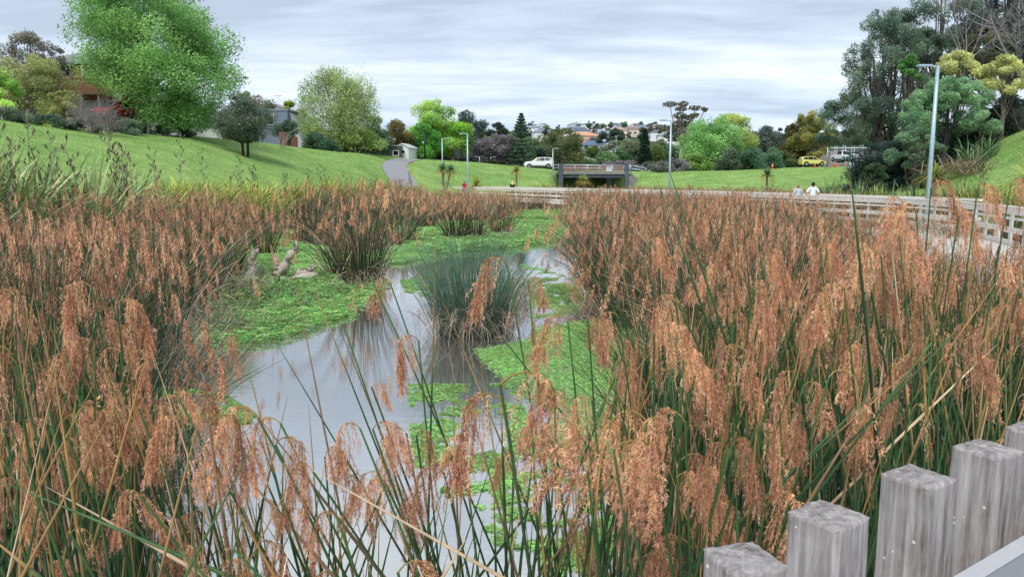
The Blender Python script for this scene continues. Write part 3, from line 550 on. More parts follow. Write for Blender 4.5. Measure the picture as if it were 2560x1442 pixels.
# ---------------------------------------------------------------- reeds
HC = np.array([lin(188, 130, 114, 1.22), lin(204, 150, 130, 1.22), lin(156, 100, 90, 1.2), lin(224, 184, 152, 1.25)])
GR = np.array([lin(26, 52, 32, 1), lin(38, 70, 40, 1), lin(54, 84, 44, 1), lin(36, 70, 50, 1)])
GRM = np.array([lin(38, 68, 42, 1), lin(54, 84, 50, 1), lin(76, 86, 54, 1), lin(44, 78, 56, 1), lin(104, 86, 64, 1)])
TAN = np.array([lin(176, 156, 128, 1), lin(150, 136, 120, 1), lin(196, 178, 150, 1), lin(160, 110, 66, 1)])
def panicle(rng, nb, ns, sl, sw, spread=.17, L=1.0, arch=.34, seg=3):
    """hanging plume, origin at stem tip, leans to +x, total drop about 1"""
    m = MB(); n = 16; q = np.linspace(0, 1, n)
    ph = np.where(q < arch, 1.35 - (1.35 + 1.42) * (q / arch), -1.42 - .05 * (q - arch))
    sx = np.cumsum(np.cos(ph)) / n * L * 1.05; sz = np.cumsum(np.sin(ph)) / n * L * 1.15
    ra = np.stack([sx, .03 * np.sin(q * 4), sz], -1); ra -= ra[0]
    yl = np.array(lin(158, 138, 84, 1))
    m.tube(ra, .006 * (1.2 - .9 * q), 4, yl, cap=False)
    t0 = rng.uniform(.16, .92, nb) ** 1.0; i0 = (t0 * (n - 1)).astype(int); B0 = ra[i0]
    Lb = (.16 + .52 * (1 - t0)) * rng.uniform(.55, 1.15, nb)
    an = rng.uniform(0, 2 * PI, nb); k = 9; qq = np.linspace(0, 1, k)
    out = spread * rng.uniform(.2, 1, nb) * (.45 + .8 * np.sin(PI * np.clip(t0, .1, .9)))
    dh = np.stack([np.cos(an) * out, np.sin(an) * out], -1)
    bx = B0[:, None, 0] + dh[:, None, 0] * (1 - (1 - qq) ** 2.2) + rng.normal(size=(nb, 1)) * .02 * qq
    by = B0[:, None, 1] + dh[:, None, 1] * (1 - (1 - qq) ** 2.2)
    bz = B0[:, None, 2] + Lb[:, None] * (.12 * np.sin(PI * np.minimum(qq * 2, 1)) - qq ** 1.25)
    B = np.stack([bx, by, bz], -1) + rng.normal(size=(nb, k, 3)) * .006
    side = np.stack([-np.sin(an), np.cos(an), an * 0], -1)[:, None] * .0028
    m.ribbons(B, np.repeat(side, k, 1), np.array(lin(190, 150, 96, 1)) * rng.uniform(.7, 1.15, (nb, 1)))
    bi = np.repeat(np.arange(nb), ns); tt = rng.uniform(.08, 1, nb * ns) * (k - 1); j = np.minimum(tt.astype(int), k - 2); f = (tt - j)[:, None]
    S0 = B[bi, j] * (1 - f) + B[bi, j + 1] * f
    M_ = len(S0); a2 = rng.uniform(0, 2 * PI, M_); el = rng.uniform(-1.45, .25, M_)
    d = np.stack([np.cos(a2) * np.cos(el), np.sin(a2) * np.cos(el), np.sin(el)], -1)
    ln = sl * rng.uniform(.5, 1.25, M_); q3 = np.linspace(0, 1, seg)[None, :, None]
    Pn = S0[:, None] + d[:, None] * (ln[:, None, None] * q3) + np.array([0, 0, -1.]) * (ln[:, None, None] * .45 * q3 ** 2)
    cu = np.cross(d, rng.normal(size=(M_, 3))); Pn = Pn + cu[:, None] * (ln[:, None, None] * .22 * np.sin(PI * q3 * 1.3)) * (seg > 2)
    Wd = np.cross(d, rng.normal(size=(M_, 3))); Wd /= np.linalg.norm(Wd, axis=1, keepdims=True)
    Wd = Wd[:, None] * (sw / 2) * (1 - .5 * q3)
    bt = rng.integers(0, len(HC), nb)[bi]; c = HC[bt] * rng.uniform(.6, 1.35, (M_, 1))
    c = np.where(rng.random((M_, 1)) < .12, np.array(lin(226, 190, 130, 1)), c)
    m.ribbons(Pn, Wd, c)
    return m
rp_ = np.random.default_rng(11)
HEAD_A = [panicle(rp_, 44, 60, .030, .0050, sp * .8, seg=4, arch=.38).data('seed_head', M_HEAD) for sp in (.14, .2, .17, .1, .22, .15, .12, .18)]
HEAD_T = [panicle(rp_, 9, 22, .04, .008, sp).data('seed_head', M_HEAD) for sp in (.1, .16, .22)]      # thin, half shed
HEAD_B = [panicle(rp_, 22, 22, .055, .013, sp * .85, seg=2).data('seed_head', M_HEAD) for sp in (.14, .2, .17, .12, .22)]
def stem_curve(b, t, bend, rng, n=9):
    q = np.linspace(0, 1, n)[:, None]; b = np.asarray(b, float); t = np.asarray(t, float)
    d = t - b; side = np.cross(d, [0, 0, 1.]) + 1e-6; side /= np.linalg.norm(side)
    return b + d * q + side * bend * np.sin(PI * q * .9) * rng.uniform(-1, 1) + np.array([0, 0, 1]) * abs(bend) * np.sin(PI * q)
STEMS = []   # dicts: base, tip, r, kind(g/o/t), head(None or (size, dir, lod))
def add_stem(b, t, r=.0055, kind='g', head=None, bend=.03): STEMS.append(dict(b=np.array(b, float), t=np.array(t, float), r=r, k=kind, h=head, bend=bend))
def hero(tx, ty, bx, by, D, kind='g', head=0, dirn=0.0, r=.0055, Db=None, bend=.03, lod='A'):
    t = P(tx, ty, D); m_ = P(bx, by, Db or D); d = m_ - t
    if d[2] > -.05: b = m_
    else: s = t[2] / -d[2]; b = t + d * min(s, 3.0)
    hd = None
    if head: hd = (head * D / F * 1.0, dirn, lod)
    add_stem(b, t, r, kind, hd, bend)
# bare spikes
for a in ((735, 680, 862, 1300, 2.6, 'o'), (1090, 612, 1076, 1100, 3.0, 'g'), (665, 815, 960, 1290, 2.8, 'g'), (1112, 762, 1400, 1442, 2.4, 'g'), (820, 745, 1010, 1200, 2.9, 'o'), (1140, 700, 1500, 1130, 2.6, 'g'),
          (760, 660, 1000, 1240, 3.4, 'g'), (1655, 372, 1800, 780, 2.5, 'g'), (1640, 445, 1730, 680, 3.1, 'g'), (2118, 378, 2150, 640, 2.2, 'g'), (2135, 560, 2050, 1140, 2.6, 'g'), (1690, 800, 1180, 1442, 2.3, 'g'), (2190, 970, 1850, 1260, 1.8, 'g'),
          (2330, 880, 1960, 1180, 2.0, 'g'), (2556, 690, 2290, 1080, 2.2, 'g'), (2560, 610, 2180, 1130, 2.6, 'g'), (-60, 1180, 640, 1442, 1.5, 'g'), (-40, 1330, 140, 1442, 1.3, 'g'), (235, 960, -40, 1442, 1.6, 'g'), (95, 640, 20, 1300, 2.4, 'g'),
          (130, 590, 145, 1000, 3.2, 'o'), (15, 690, 90, 1100, 2.2, 'o'), (52, 720, 110, 1200, 2.4, 'g'), (1200, 900, 1290, 1442, 2.0, 'g'), (1130, 930, 1150, 1442, 2.2, 'o'), (1140, 890, 1300, 1442, 2.1, 'o'), (1100, 1000, 1160, 1442, 2.2, 'g'), (985, 1300, 1050, 1442, 1.8, 'g'),
          (1330, 720, 1372, 1300, 2.5, 'g'), (1250, 930, 1260, 1200, 2.2, 'g'), (1700, 1000, 1330, 1442, 2.0, 'o'), (2215, 940, 1960, 1320, 1.9, 'o'), (2000, 780, 1620, 1442, 2.2, 'g'), (760, 1160, 1330, 1442, 1.7, 't'), (120, 1215, 560, 1420, 1.6, 't'), (640, 1030, 960, 1400, 1.8, 'o'), (500, 1060, 860, 1442, 1.9, 'o'),
          (1165, 1345, 1080, 1442, 1.5, 't'), (2490, 860, 2300, 1010, 2.4, 't'), (610, 870, 700, 1200, 2.4, 'g'), (580, 1000, 760, 1380, 2.1, 'g'), (470, 880, 560, 1442, 2.6, 'g'), (720, 990, 640, 1300, 2.2, 'g'), (770, 1010, 800, 1442, 2.2, 'g'), (2120, 430, 2190, 760, 2.9, 'g'), (1820, 500, 1750, 900, 3.2, 'g'), (2450, 560, 2380, 900, 2.8, 'g')):
    hero(*a[:6], r=.0052 if a[4] > 1.9 else .0062, bend=.02)
# plumed stems: tip px, through px, depth, kind, plume length px, direction (0 = right, pi = left)
for a in ((1268, 662, 1405, 1442, 2.6, 'g', 205, PI), (925, 690, 1080, 1010, 2.7, 'g', 120, PI), (975, 708, 1085, 1010, 2.72, 'g', 130, PI - .4), (1320, 700, 1370, 1200, 2.6, 'g', 110, .2), (1046, 850, 1100, 1442, 2.3, 'g', 215, PI), (858, 815, 960, 1100, 2.4, 'g', 60, 0),
          (1420, 805, 1490, 1442, 2.4, 'g', 190, PI), (1470, 800, 1500, 1200, 2.5, 'g', 120, .3), (1250, 962, 1330, 1442, 1.5, 'g', 470, .1), (1262, 1010, 1330, 1442, 1.55, 'g', 360, PI), (1330, 1065, 1350, 1442, 1.8, 'g', 150, 0), (1535, 1125, 1590, 1442, 1.5, 'g', 330, 0), (1550, 1130, 1610, 1442, 1.6, 'g', 260, .3),
          (1480, 1000, 1530, 1442, 2.0, 'g', 190, PI), (1620, 610, 1700, 1100, 3.4, 'o', 160, .2), (1545, 790, 1620, 1300, 2.7, 'g', 170, PI), (1680, 920, 1560, 1442, 1.9, 'g', 250, 0), (1740, 940, 1600, 1442, 1.95, 'g', 210, .2), (1990, 935, 1800, 1442, 1.9, 'g', 150, PI), (2070, 940, 1900, 1442, 1.85, 'g', 250, 0),
          (2385, 838, 2000, 1230, 1.9, 'g', 230, 0), (2330, 855, 2080, 1160, 2.0, 'g', 160, PI), (1925, 1020, 1800, 1300, 1.8, 'g', 170, .1), (1830, 1120, 1740, 1442, 1.55, 'g', 240, 0), (1815, 1118, 1730, 1442, 1.6, 'g', 230, PI), (1640, 1185, 1690, 1442, 1.6, 'g', 200, PI), (1690, 1190, 1700, 1442, 1.65, 'g', 180, 0),
          (2280, 1020, 2150, 1442, 1.9, 'g', 170, 0), (2250, 1010, 2140, 1442, 1.95, 'g', 120, PI), (2215, 500, 2260, 900, 3.0, 't', 170, 0), (2250, 590, 2300, 1000, 2.7, 'g', 200, .3), (2330, 470, 2300, 900, 3.0, 'g', 170, 0), (2290, 530, 2330, 1000, 2.9, 'g', 190, PI), (2400, 540, 2330, 1000, 2.9, 'g', 170, .1), (2448, 472, 2400, 900, 2.8, 'g', 150, .1), (2525, 460, 2440, 900, 2.9, 'g', 140, 0),
          (2200, 640, 2230, 1100, 2.6, 'g', 180, PI), (2110, 720, 2160, 1200, 2.5, 'g', 190, PI), (2050, 620, 2100, 1100, 3.2, 'g', 120, 0), (1860, 570, 1900, 1000, 3.6, 'g', 150, PI), (1900, 640, 1940, 1100, 3.3, 'g', 170, 0), (1760, 640, 1800, 1000, 3.4, 'g', 150, 0), (2480, 1190, 2300, 1442, 1.8, 'g', 150, 0), (2190, 1360, 2130, 1442, 1.5, 'g', 160, 0), 
          (645, 1045, 880, 1442, 1.7, 'g', 330, PI), (700, 1060, 900, 1442, 1.75, 'g', 240, PI), (690, 1110, 860, 1442, 1.6, 'g', 260, 0), (780, 1180, 960, 1442, 1.7, 'g', 220, PI), (450, 995, 640, 1300, 2.0, 'g', 170, PI), (500, 1000, 640, 1300, 2.0, 'o', 130, 0), (460, 1060, 560, 1400, 1.9, 'g', 230, PI), (350, 1020, 520, 1442, 2.0, 'g', 200, PI), (300, 1035, 330, 1442, 2.1, 'g', 200, PI),
          (130, 1060, 260, 1400, 1.9, 'g', 180, PI), (150, 1060, 270, 1400, 1.85, 'g', 260, 0), (10, 1060, 90, 1400, 2.0, 'g', 120, 0), (230, 720, 330, 1200, 2.9, 'g', 200, PI), (290, 760, 330, 1200, 2.8, 'g', 220, 0), (300, 880, 340, 1300, 2.5, 'g', 190, PI), (320, 885, 340, 1300, 2.5, 'g', 170, 0), (240, 860, 240, 1300, 2.6, 'g', 190, PI), (350, 1240, 520, 1442, 1.6, 'g', 200, PI), (300, 1260, 420, 1442, 1.6, 'g', 200, 0),
          (900, 1070, 1060, 1442, 1.8, 'g', 200, PI), (930, 1075, 1060, 1442, 1.8, 'g', 190, 0), (1015, 1085, 1080, 1442, 1.9, 'g', 190, PI), (1040, 1090, 1090, 1442, 1.9, 'g', 150, .2), (930, 965, 1030, 1200, 2.1, 'g', 90, 0), (1470, 1180, 1500, 1442, 1.6, 'g', 170, PI), (1390, 1120, 1430, 1442, 1.8, 'g', 140, 0), (1160, 1130, 1200, 1442, 1.9, 'g', 120, PI), (40, 1210, 40, 1442, 1.5, 'g', 200, PI), (590, 1370, 700, 1442, 1.5, 'g', 130, PI), (840, 1290, 900, 1442, 1.6, 'g', 160, PI), (1110, 1180, 1180, 1442, 1.7, 'g', 200, PI), (450, 1370, 560, 1442, 1.5, 'g', 140, 0), (180, 1330, 260, 1442, 1.5, 'g', 160, 0)):
    tx, ty, bx, by, D, k, hl, dn = a
    hero(tx, ty, bx, by, D, k, hl, dn, r=.0048, lod='A' if R.random() < .85 else 'T')
# random near stems
rn = np.random.default_rng(5)
def rail_clear(x, y): return .58 * x - .81 * y < -.98
def top_row(px):   # highest allowed picture row of a random stem top
    return np.interp(px, (-400, 0, 350, 500, 640, 1000, 1150, 1400, 1600, 1900, 2700), (760, 700, 860, 960, 1080, 1150, 1120, 980, 760, 600, 540))
ncl = 0; near_centres = []
for tries in range(6000):
    if ncl >= 1500: break
    Y = rn.uniform(1.25, 5.6) ** 1.0; px = rn.uniform(-500, 3000)
    dens = np.interp(px, (-500, 350, 520, 900, 1250, 1500, 1750, 2700), (.95, .9, .62, .44, .44, .72, 1.0, 1.0))
    if Y > 3.2: dens *= np.interp(px, (-400, 250, 420, 1500, 1680, 2600), (1, .7, 0, 0, .9, 1))
    if rn.random() > dens: continue
    tx = (px - 1280) / F * Y
    if not rail_clear(tx, Y): continue
    row = top_row(px); zmax = min(zat(row, Y), 2.25); z = zmax - abs(rn.normal()) * .28
    if z < .75: continue
    if rn.random() < .25: z *= .8
    lean = rn.normal(size=2) * .36 + np.array([-.16 if px < 1300 else .0, 0]) 
    if 350 < px < 1500: lean[0] -= .15 * (1 if rn.random() < .7 else -1)
    b = np.array([tx - lean[0] * -1 * z * .55, Y + lean[1] * z * .5, 0.0])
    if not rail_clear(b[0], b[1]): continue
    u = rn.random(); kind = 'g' if u < .91 else ('o' if u < .97 else 't')
    hd = None
    if kind != 't' and rn.random() < (.17 if not 500 < px < 1500 else .15): hd = (rn.uniform(.17, .34), rn.choice([0, PI]) + rn.normal() * .5 + (PI if False else 0), 'A' if Y < 4.2 else 'B')
    if hd: z0_ = z
    add_stem(b, (tx, Y, z), rn.uniform(.004, .0078), kind, hd, .06); ncl += 1
# group into clumps
bs = np.array([s['b'] for s in STEMS]); K = 26
cen = bs[rn.choice(len(bs), K, replace=False), :2].copy()
for it in range(12):
    dd = ((bs[:, None, :2] - cen[None]) ** 2).sum(-1); own = dd.argmin(1)
    for k in range(K):
        if (own == k).any(): cen[k] = bs[own == k, :2].mean(0)
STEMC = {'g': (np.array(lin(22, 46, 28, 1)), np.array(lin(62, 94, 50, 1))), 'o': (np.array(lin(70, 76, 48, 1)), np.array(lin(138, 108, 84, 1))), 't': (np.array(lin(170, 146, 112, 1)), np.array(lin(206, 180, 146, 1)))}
order = np.argsort(cen[:, 0])
names_near = ['outermost at the lower left corner', 'at the left edge, behind the corner clump', 'left edge, its stems crossing diagonally', 'near the left edge with many rusty plumes', 'left side, just before the open water begins', 'front left beside the open water']
for oi, k in enumerate(order):
    ss = [s for s, o_ in zip(STEMS, own) if o_ == k]
    if not ss: continue
    c = np.array([cen[k, 0], cen[k, 1], -.15]); pxc = 1280 + F * c[0] / max(c[1], .8)
    nh = sum(1 for s in ss if s['h'])
    ordn = ['first', 'second', 'third', 'fourth', 'fifth', 'sixth', 'seventh', 'eighth', 'ninth', 'tenth', 'eleventh', 'twelfth', 'thirteenth', 'fourteenth', 'fifteenth', 'sixteenth', 'seventeenth', 'eighteenth', 'nineteenth', 'twentieth'] 
    ordn += ['twenty ' + w_ for w_ in ordn[:9]]
    lab = '%s reed clump from the left in the foreground, %s rust plumes' % (ordn[oi], 'many' if nh > 20 else ('some' if nh > 8 else 'few'))
    o = empty('reed_clump', c, lab, 'reeds', 'tall reeds in the foreground')
    extra = []
    ss.sort(key=lambda s: s['b'][1] - (5 if s['h'] else 0))
    for si, s in enumerate(ss):
        pts = stem_curve(s['b'] + [0, 0, -.15], s['t'], s['bend'], rn) - c; n = len(pts); q = np.linspace(0, 1, n)
        if s['h'] is None:   # pointed blade
            rad = s['r'] * (1.0 - .15 * q); rad[-3:] *= (.8, .5, .12)
        else: rad = s['r'] * (1.05 - .5 * q)
        a_, b_ = STEMC[s['k']]; j = rn.uniform(.75, 1.25)
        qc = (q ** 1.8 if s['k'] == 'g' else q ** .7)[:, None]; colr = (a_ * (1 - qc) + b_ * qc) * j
        if s['h'] is None and s['k'] == 'g' and rn.random() < .5: colr[-2:] = lin(158, 124, 76, 1)
        if si < 98:
            m = MB(); m.tubes(pts[None], rad[None], 5, colr[None]); so = m.build('stem', M_REED, o)
            if s['h']:
                sz, dr, lod = s['h']; me = {'A': HEAD_A, 'B': HEAD_B, 'T': HEAD_T}[lod]; me = me[int(rn.integers(0, len(me)))]
                ho = link('seed_head', me, so, pts[-1], dr, (sz * rn.uniform(.85, 1.3), sz * rn.uniform(.8, 1.2), sz))
                ho.rotation_euler = (rn.normal() * .1, rn.normal() * .12, dr)
        else: extra.append((pts, rad, colr))
    if extra:
        m = MB(); m.tubes(np.array([e_[0] for e_ in extra]), np.array([e_[1] for e_ in extra]), 5, np.array([e_[2] for e_ in extra])); m.build('stems', M_REED, o, kind='stuff')

# tussock prototypes
def tussock(rng, nst, H, Rb, spread, nh, w, skirt=0, cols=GR, hl='B', hs=.3, tan=.12, wk=3):
    m = MB(); an = rng.uniform(0, 2 * PI, nst); rb = Rb * np.sqrt(rng.random(nst)); inc = spread * rng.uniform(0, 1, nst) ** .8 * (.4 + .6 * rb / Rb)
    L = H * rng.uniform(.6, 1.08, nst); seg = 5; q = np.linspace(0, 1, seg)
    th = inc[:, None] * (1 + .9 * q ** 2)
    r = rb[:, None] + np.sin(th) * L[:, None] * q; z = np.cos(th) * L[:, None] * q
    a2 = an + rng.normal(size=nst) * .25
    Pn = np.stack([np.cos(an)[:, None] * rb[:, None] + np.cos(a2)[:, None] * (r - rb[:, None]), np.sin(an)[:, None] * rb[:, None] + np.sin(a2)[:, None] * (r - rb[:, None]), z - .1], -1)
    c = cols[rng.integers(0, len(cols), nst)] * rng.uniform(.6, 1.3, (nst, 1)); tt = rng.random(nst) < tan; c[tt] = TAN[rng.integers(0, 4, tt.sum())]
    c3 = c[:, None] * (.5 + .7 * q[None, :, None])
    rad = w * rng.uniform(.6, 1.1, nst)[:, None] * (1.1 - .75 * q)
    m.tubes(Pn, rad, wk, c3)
    if skirt: 
        s2 = MB(); blades(m, rng, skirt, H * .62, w * 2.4, TAN, spread=1.0, bend=1.1, up0=.35, seg=6, jit=Rb * .8)
    hi = rng.choice(np.arange(nst)[~tt], min(nh, int((~tt).sum())), replace=False)
    heads = [(Pn[i, -1], a2[i], hs * rng.uniform(.7, 1.25)) for i in hi]
    return m, heads
def addhead(m, src, pos, rz, s):
    k, q_ = math.cos(rz), math.sin(rz); A = np.array([[k, q_, 0], [-q_, k, 0], [0, 0, 1]]) * s
    for V, (Fc, mi, sm), C in zip(src.V, src.Fs, src.C): m.V.append(V @ A + pos); m.C.append(C); 
    base = m.n
    for (Fc, mi, sm) in src.Fs: m.Fs.append((Fc + base, mi, sm))
    m.n += src.n
rt = np.random.default_rng(17)
HB = [panicle(rt, 12, 11, .075, .024, sp * .8, seg=2) for sp in (.16, .22, .2)]
HCl = [panicle(rt, 5, 6, .10, .05, sp, seg=2, arch=.3) for sp in (.16, .24, .2)]
def fix(m): return m
PB = []; PC = []; PDm = []
for i in range(6):
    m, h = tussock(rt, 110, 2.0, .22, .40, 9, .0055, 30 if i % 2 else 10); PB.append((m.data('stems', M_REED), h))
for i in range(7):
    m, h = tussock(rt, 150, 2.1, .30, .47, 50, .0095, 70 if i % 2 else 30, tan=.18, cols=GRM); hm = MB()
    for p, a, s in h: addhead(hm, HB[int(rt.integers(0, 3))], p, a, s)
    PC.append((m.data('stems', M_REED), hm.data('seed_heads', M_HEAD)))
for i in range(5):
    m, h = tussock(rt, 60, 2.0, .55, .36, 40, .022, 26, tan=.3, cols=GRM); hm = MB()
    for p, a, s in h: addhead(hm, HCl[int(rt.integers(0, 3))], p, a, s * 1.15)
    PDm.append((m, hm))
CLUMPS = []
def region_ok(x, y):
    px = 1280 + F * x / (y * CT); py = 450 + F * 2.6 / y   # picture position of the base on the water
    return px, py
WATER_FREE = [((290, 1010), (340, 940), (400, 870), (450, 800), (510, 740), (530, 660), (600, 596), (700, 560), (780, 566), (850, 560), (900, 560), (1000, 575), (1090, 560), (1285, 545), (1290, 524), (1420, 524), (1460, 560), (1480, 600), (1500, 700), (1500, 770), (1570, 820), (1660, 900), (1700, 1010), (1640, 1300), (1600, 1700), (380, 1700))]
def inpoly(px, py, poly):
    c = False; n = len(poly); j = n - 1
    for i in range(n):
        xi, yi = poly[i]; xj, yj = poly[j]
        if (yi > py) != (yj > py) and px < (xj - xi) * (py - yi) / (yj - yi) + xi: c = not c
        j = i
    return c
RAIL = [(1040, 101), (1090, 95), (1180, 85), (1280, 76), (1400, 67), (1500, 60.5), (1660, 53), (1750, 49), (1950, 40.5), (2030, 37.5), (2160, 34.0), (2310, 30), (2425, 26), (2560, 20.8), (2800, 15.5), (3100, 11.5)]
RXY = np.array([(xat(p, d, 1.8), d) for p, d in RAIL])
def rail_side(x, y):   # >0 = behind the rail (right / far)
    dmin = 1e9; s = 0
    for i in range(len(RXY) - 1):
        a, b = RXY[i], RXY[i + 1]; t = np.clip(((x - a[0]) * (b[0] - a[0]) + (y - a[1]) * (b[1] - a[1])) / ((b - a) ** 2).sum(), 0, 1); p = a + (b - a) * t
        d = math.hypot(x - p[0], y - p[1])
        if d < dmin: dmin = d; s = (b[0] - a[0]) * (y - a[1]) - (b[1] - a[1]) * (x - a[0])
    return dmin * (1 if s > 0 else -1)
pts = []
rq = np.random.default_rng(23)
for tries in range(60000):
    y = 5.2 + (100 - 5.2) * rq.random() ** 1.5; x = rq.uniform(-.80, .80) * y
    if abs(x) > 34: continue
    px, py = region_ok(x, y)
    if inpoly(px, py, WATER_FREE[0]): continue
    D0 = float(np.interp(px, CP[:, 0], CP[:, 1]))
    rs = rail_side(x, y)
    if y > D0 - (1.5 if px < 1100 else 3): continue
    if -.5 < rs < 3.4 and y > 30: continue
    if y <= 30 and (-3.6 if y < 24 else -.6) < rs < .6: continue
    if 1390 < px < 1590 and y > 84: continue
    if rs > 0 and y < 30: continue
    gap = np.interp(y, (5, 9, 15, 30, 60, 100), (.5, .72, 1.05, 1.5, 1.9, 2.4)) * (1.3 if px < 900 and 8 < y < 40 else 1.0)
    if any((x - a) ** 2 + (y - b) ** 2 < gap * gap for a, b in pts): continue
    pts.append((x, y))
    if len(pts) > 1500: break
# distinct tussocks standing free in the pond
DIST = [(905, 712, 1.25, 'rust plumed reed tussock standing alone in the pond beside the bleached driftwood'), (850, 690, 1.0, 'leaning rust plumed tussock touching the driftwood on its right'), (1005, 612, 1.2, 'dark green rust plumed tussock behind the lone front tussock'), (940, 600, 1.1, 'rust plumed tussock squeezed behind the lone tussock'),
        (1140, 602, 1.15, 'upright dark green tussock left of the pair in mid pond'), (1190, 600, 1.0, 'upright dark green tussock in the middle of the mid pond row'), (1255, 590, 1.1, 'green tussock with brown dead skirt at the right end of the mid pond row'), (1530, 775, 1.1, 'full rust plumed tussock forming the left front corner of the right hand bed'),
        (1475, 645, .85, 'rust plumed tussock overhanging the bright water at the edge of the right bed'), (1065, 575, 1.05, 'far tussock between the two mid pond groups'), (565, 700, 1.1, 'tussock with collapsed grey dead leaves left of the driftwood'), (385, 905, 1.1, 'tussock with dead tan skirt at the left waterline'), (450, 812, 1.0, 'collapsed brown tussock at the left edge of the green weed'), (760, 590, 1.05, 'dark tussock on the far side of the left weed mat'), (660, 640, .9, 'dull brown tussock behind the driftwood'), (1350, 530, .8, 'small far tussock beside the narrow green channel')]
for px, py, s, lb in DIST:
    p = W(px, py, 0); CLUMPS.append((p[0], p[1], s, lb, True))
pts.sort(key=lambda p: p[1])
nthing = 0; farpts = []
for (x, y) in pts:
    if any((x - c_[0]) ** 2 + (y - c_[1]) ** 2 < .5 for c_ in CLUMPS[:len(DIST)]): continue
    if nthing < 282 and y < 40: CLUMPS.append((x, y, rq.uniform(.85, 1.12), None, False)); nthing += 1
    else: farpts.append((x, y))
def put(me, name, o, sc_): return link(name, me, o, (0, 0, 0), 0, sc_)
nB = 0
for (x, y, s, lb, dist) in CLUMPS:
    px, _ = region_ok(x, y); rz = rq.uniform(0, 2 * PI)
    if lb is None:
        side = 'left bank' if px < 900 else ('middle of the pond' if x < 1.0 and px < 1400 else 'right hand')
        dep = 'nearest rows' if y < 9 else ('near rows' if y < 14 else ('middle rows' if y < 22 else 'back rows'))
        lb = 'green reed tussock with rust plumes in the %s of the %s reed bed' % (dep, side); gp = 'reed tussocks, %s, %s' % (side, dep)
    else: gp = 'free standing reed tussocks'
    # the reeds stay lower than the eye: keep tops near 1.75 m
    o = empty('reed_tussock', (x, y, -.05), lb, 'reeds', gp, rz)
    k2 = 1.0
    if px > 2060 and y > 9: k2 = .76 if y > 11.5 else .86
    elif px > 1420 and y > 20: k2 = 1.02
    elif 1040 < px <= 1420 and y > 24: k2 = .93
    if px < 760 and y > 9: k2 = 1.14
    zs = s * (rq.uniform(.84, 1.08)) * k2
    if y < 8.2 and nB < 52 and not dist:
        nB += 1; me, hs = PB[int(rq.integers(0, 6))]; put(me, 'stems', o, (s, s, zs))
        for p, a, sz in hs: link('seed_head', HEAD_B[int(rq.integers(0, 5))], o, (p[0] * s, p[1] * s, p[2] * zs), a, sz * s)
    else:
        me, hm = PC[int(rq.integers(0, 7))]; k = 1.12 if y > 16 else .92
        put(me, 'stems', o, (s * k, s * k, zs)); put(hm, 'seed_heads', o, (s * k, s * k, zs))
beds = {}
for (x, y) in farpts:
    rs = rail_side(x, y); px, _ = region_ok(x, y)
    key = 'beyond' if rs > 0 else ('left' if px < 900 else ('centre' if px < 1400 else 'right'))
    beds.setdefault(key, []).append((x, y))
for key, pl in beds.items():
    ms_, mh = MB(), MB()
    for (x, y) in pl:
        a, b = PDm[int(rq.integers(0, 5))]; rz = rq.uniform(0, 2 * PI); s = rq.uniform(.9, 1.15) * ((.99 if (1280 + F * x / y) > 1430 else .88) if (1280 + F * x / y) > 1040 and rail_side(x, y) < 0 else 1) * (1.12 if (1280 + F * x / y) < 1040 else 1)
        addhead(ms_, a, np.array([x, y, max(hz(x, y), -.1)]), rz, s); addhead(mh, b, np.array([x, y, max(hz(x, y), -.1)]), rz, s)
    lb = {'beyond': 'rusty reed bed between the boardwalk and the lawns', 'left': 'far rusty reed bed along the left bank below the flax', 'centre': 'far rusty reed bed in front of the boardwalk people', 'right': 'far rusty reed bed on the near side of the boardwalk'}[key]
    o = empty('reed_bed', (0, 0, 0), lb, 'reeds'); o['kind'] = 'stuff'
    a = ms_.build('stems', M_REED, o, kind='stuff'); b = mh.build('seed_heads', M_HEAD, o, kind='stuff')

# blue green rush with grey dead skirt
cr = W(1178, 838, 0); rr_ = np.random.default_rng(41)
o = empty('rush_tussock', (cr[0], cr[1] + .2, -.05), 'blue green rush tussock without plumes, grey dead skirt, standing in the open water', 'rushes')
m, _ = tussock(rr_, 1000, 1.8, .56, .36, 0, .0055, 0, cols=np.array([lin(74, 122, 100, 1), lin(96, 142, 118, 1), lin(62, 104, 82, 1), lin(120, 152, 122, 1)]), tan=.05); m.build('leaves', M_REED, o)
m = MB(); GY = np.array([lin(176, 164, 150, 1.1), lin(150, 138, 126, 1.1), lin(196, 184, 166, 1.1), lin(122, 112, 102, 1)])
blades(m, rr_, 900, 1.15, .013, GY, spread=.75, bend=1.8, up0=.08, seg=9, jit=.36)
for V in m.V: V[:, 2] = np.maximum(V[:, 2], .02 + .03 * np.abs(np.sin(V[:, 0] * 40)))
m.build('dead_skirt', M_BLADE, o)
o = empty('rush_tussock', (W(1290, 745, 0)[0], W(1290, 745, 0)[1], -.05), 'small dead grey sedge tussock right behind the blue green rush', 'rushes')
m = MB(); blades(m, rr_, 300, .9, .012, GY, spread=.6, bend=1.6, up0=.1, seg=8, jit=.2); m.build('dead_skirt', M_BLADE, o)
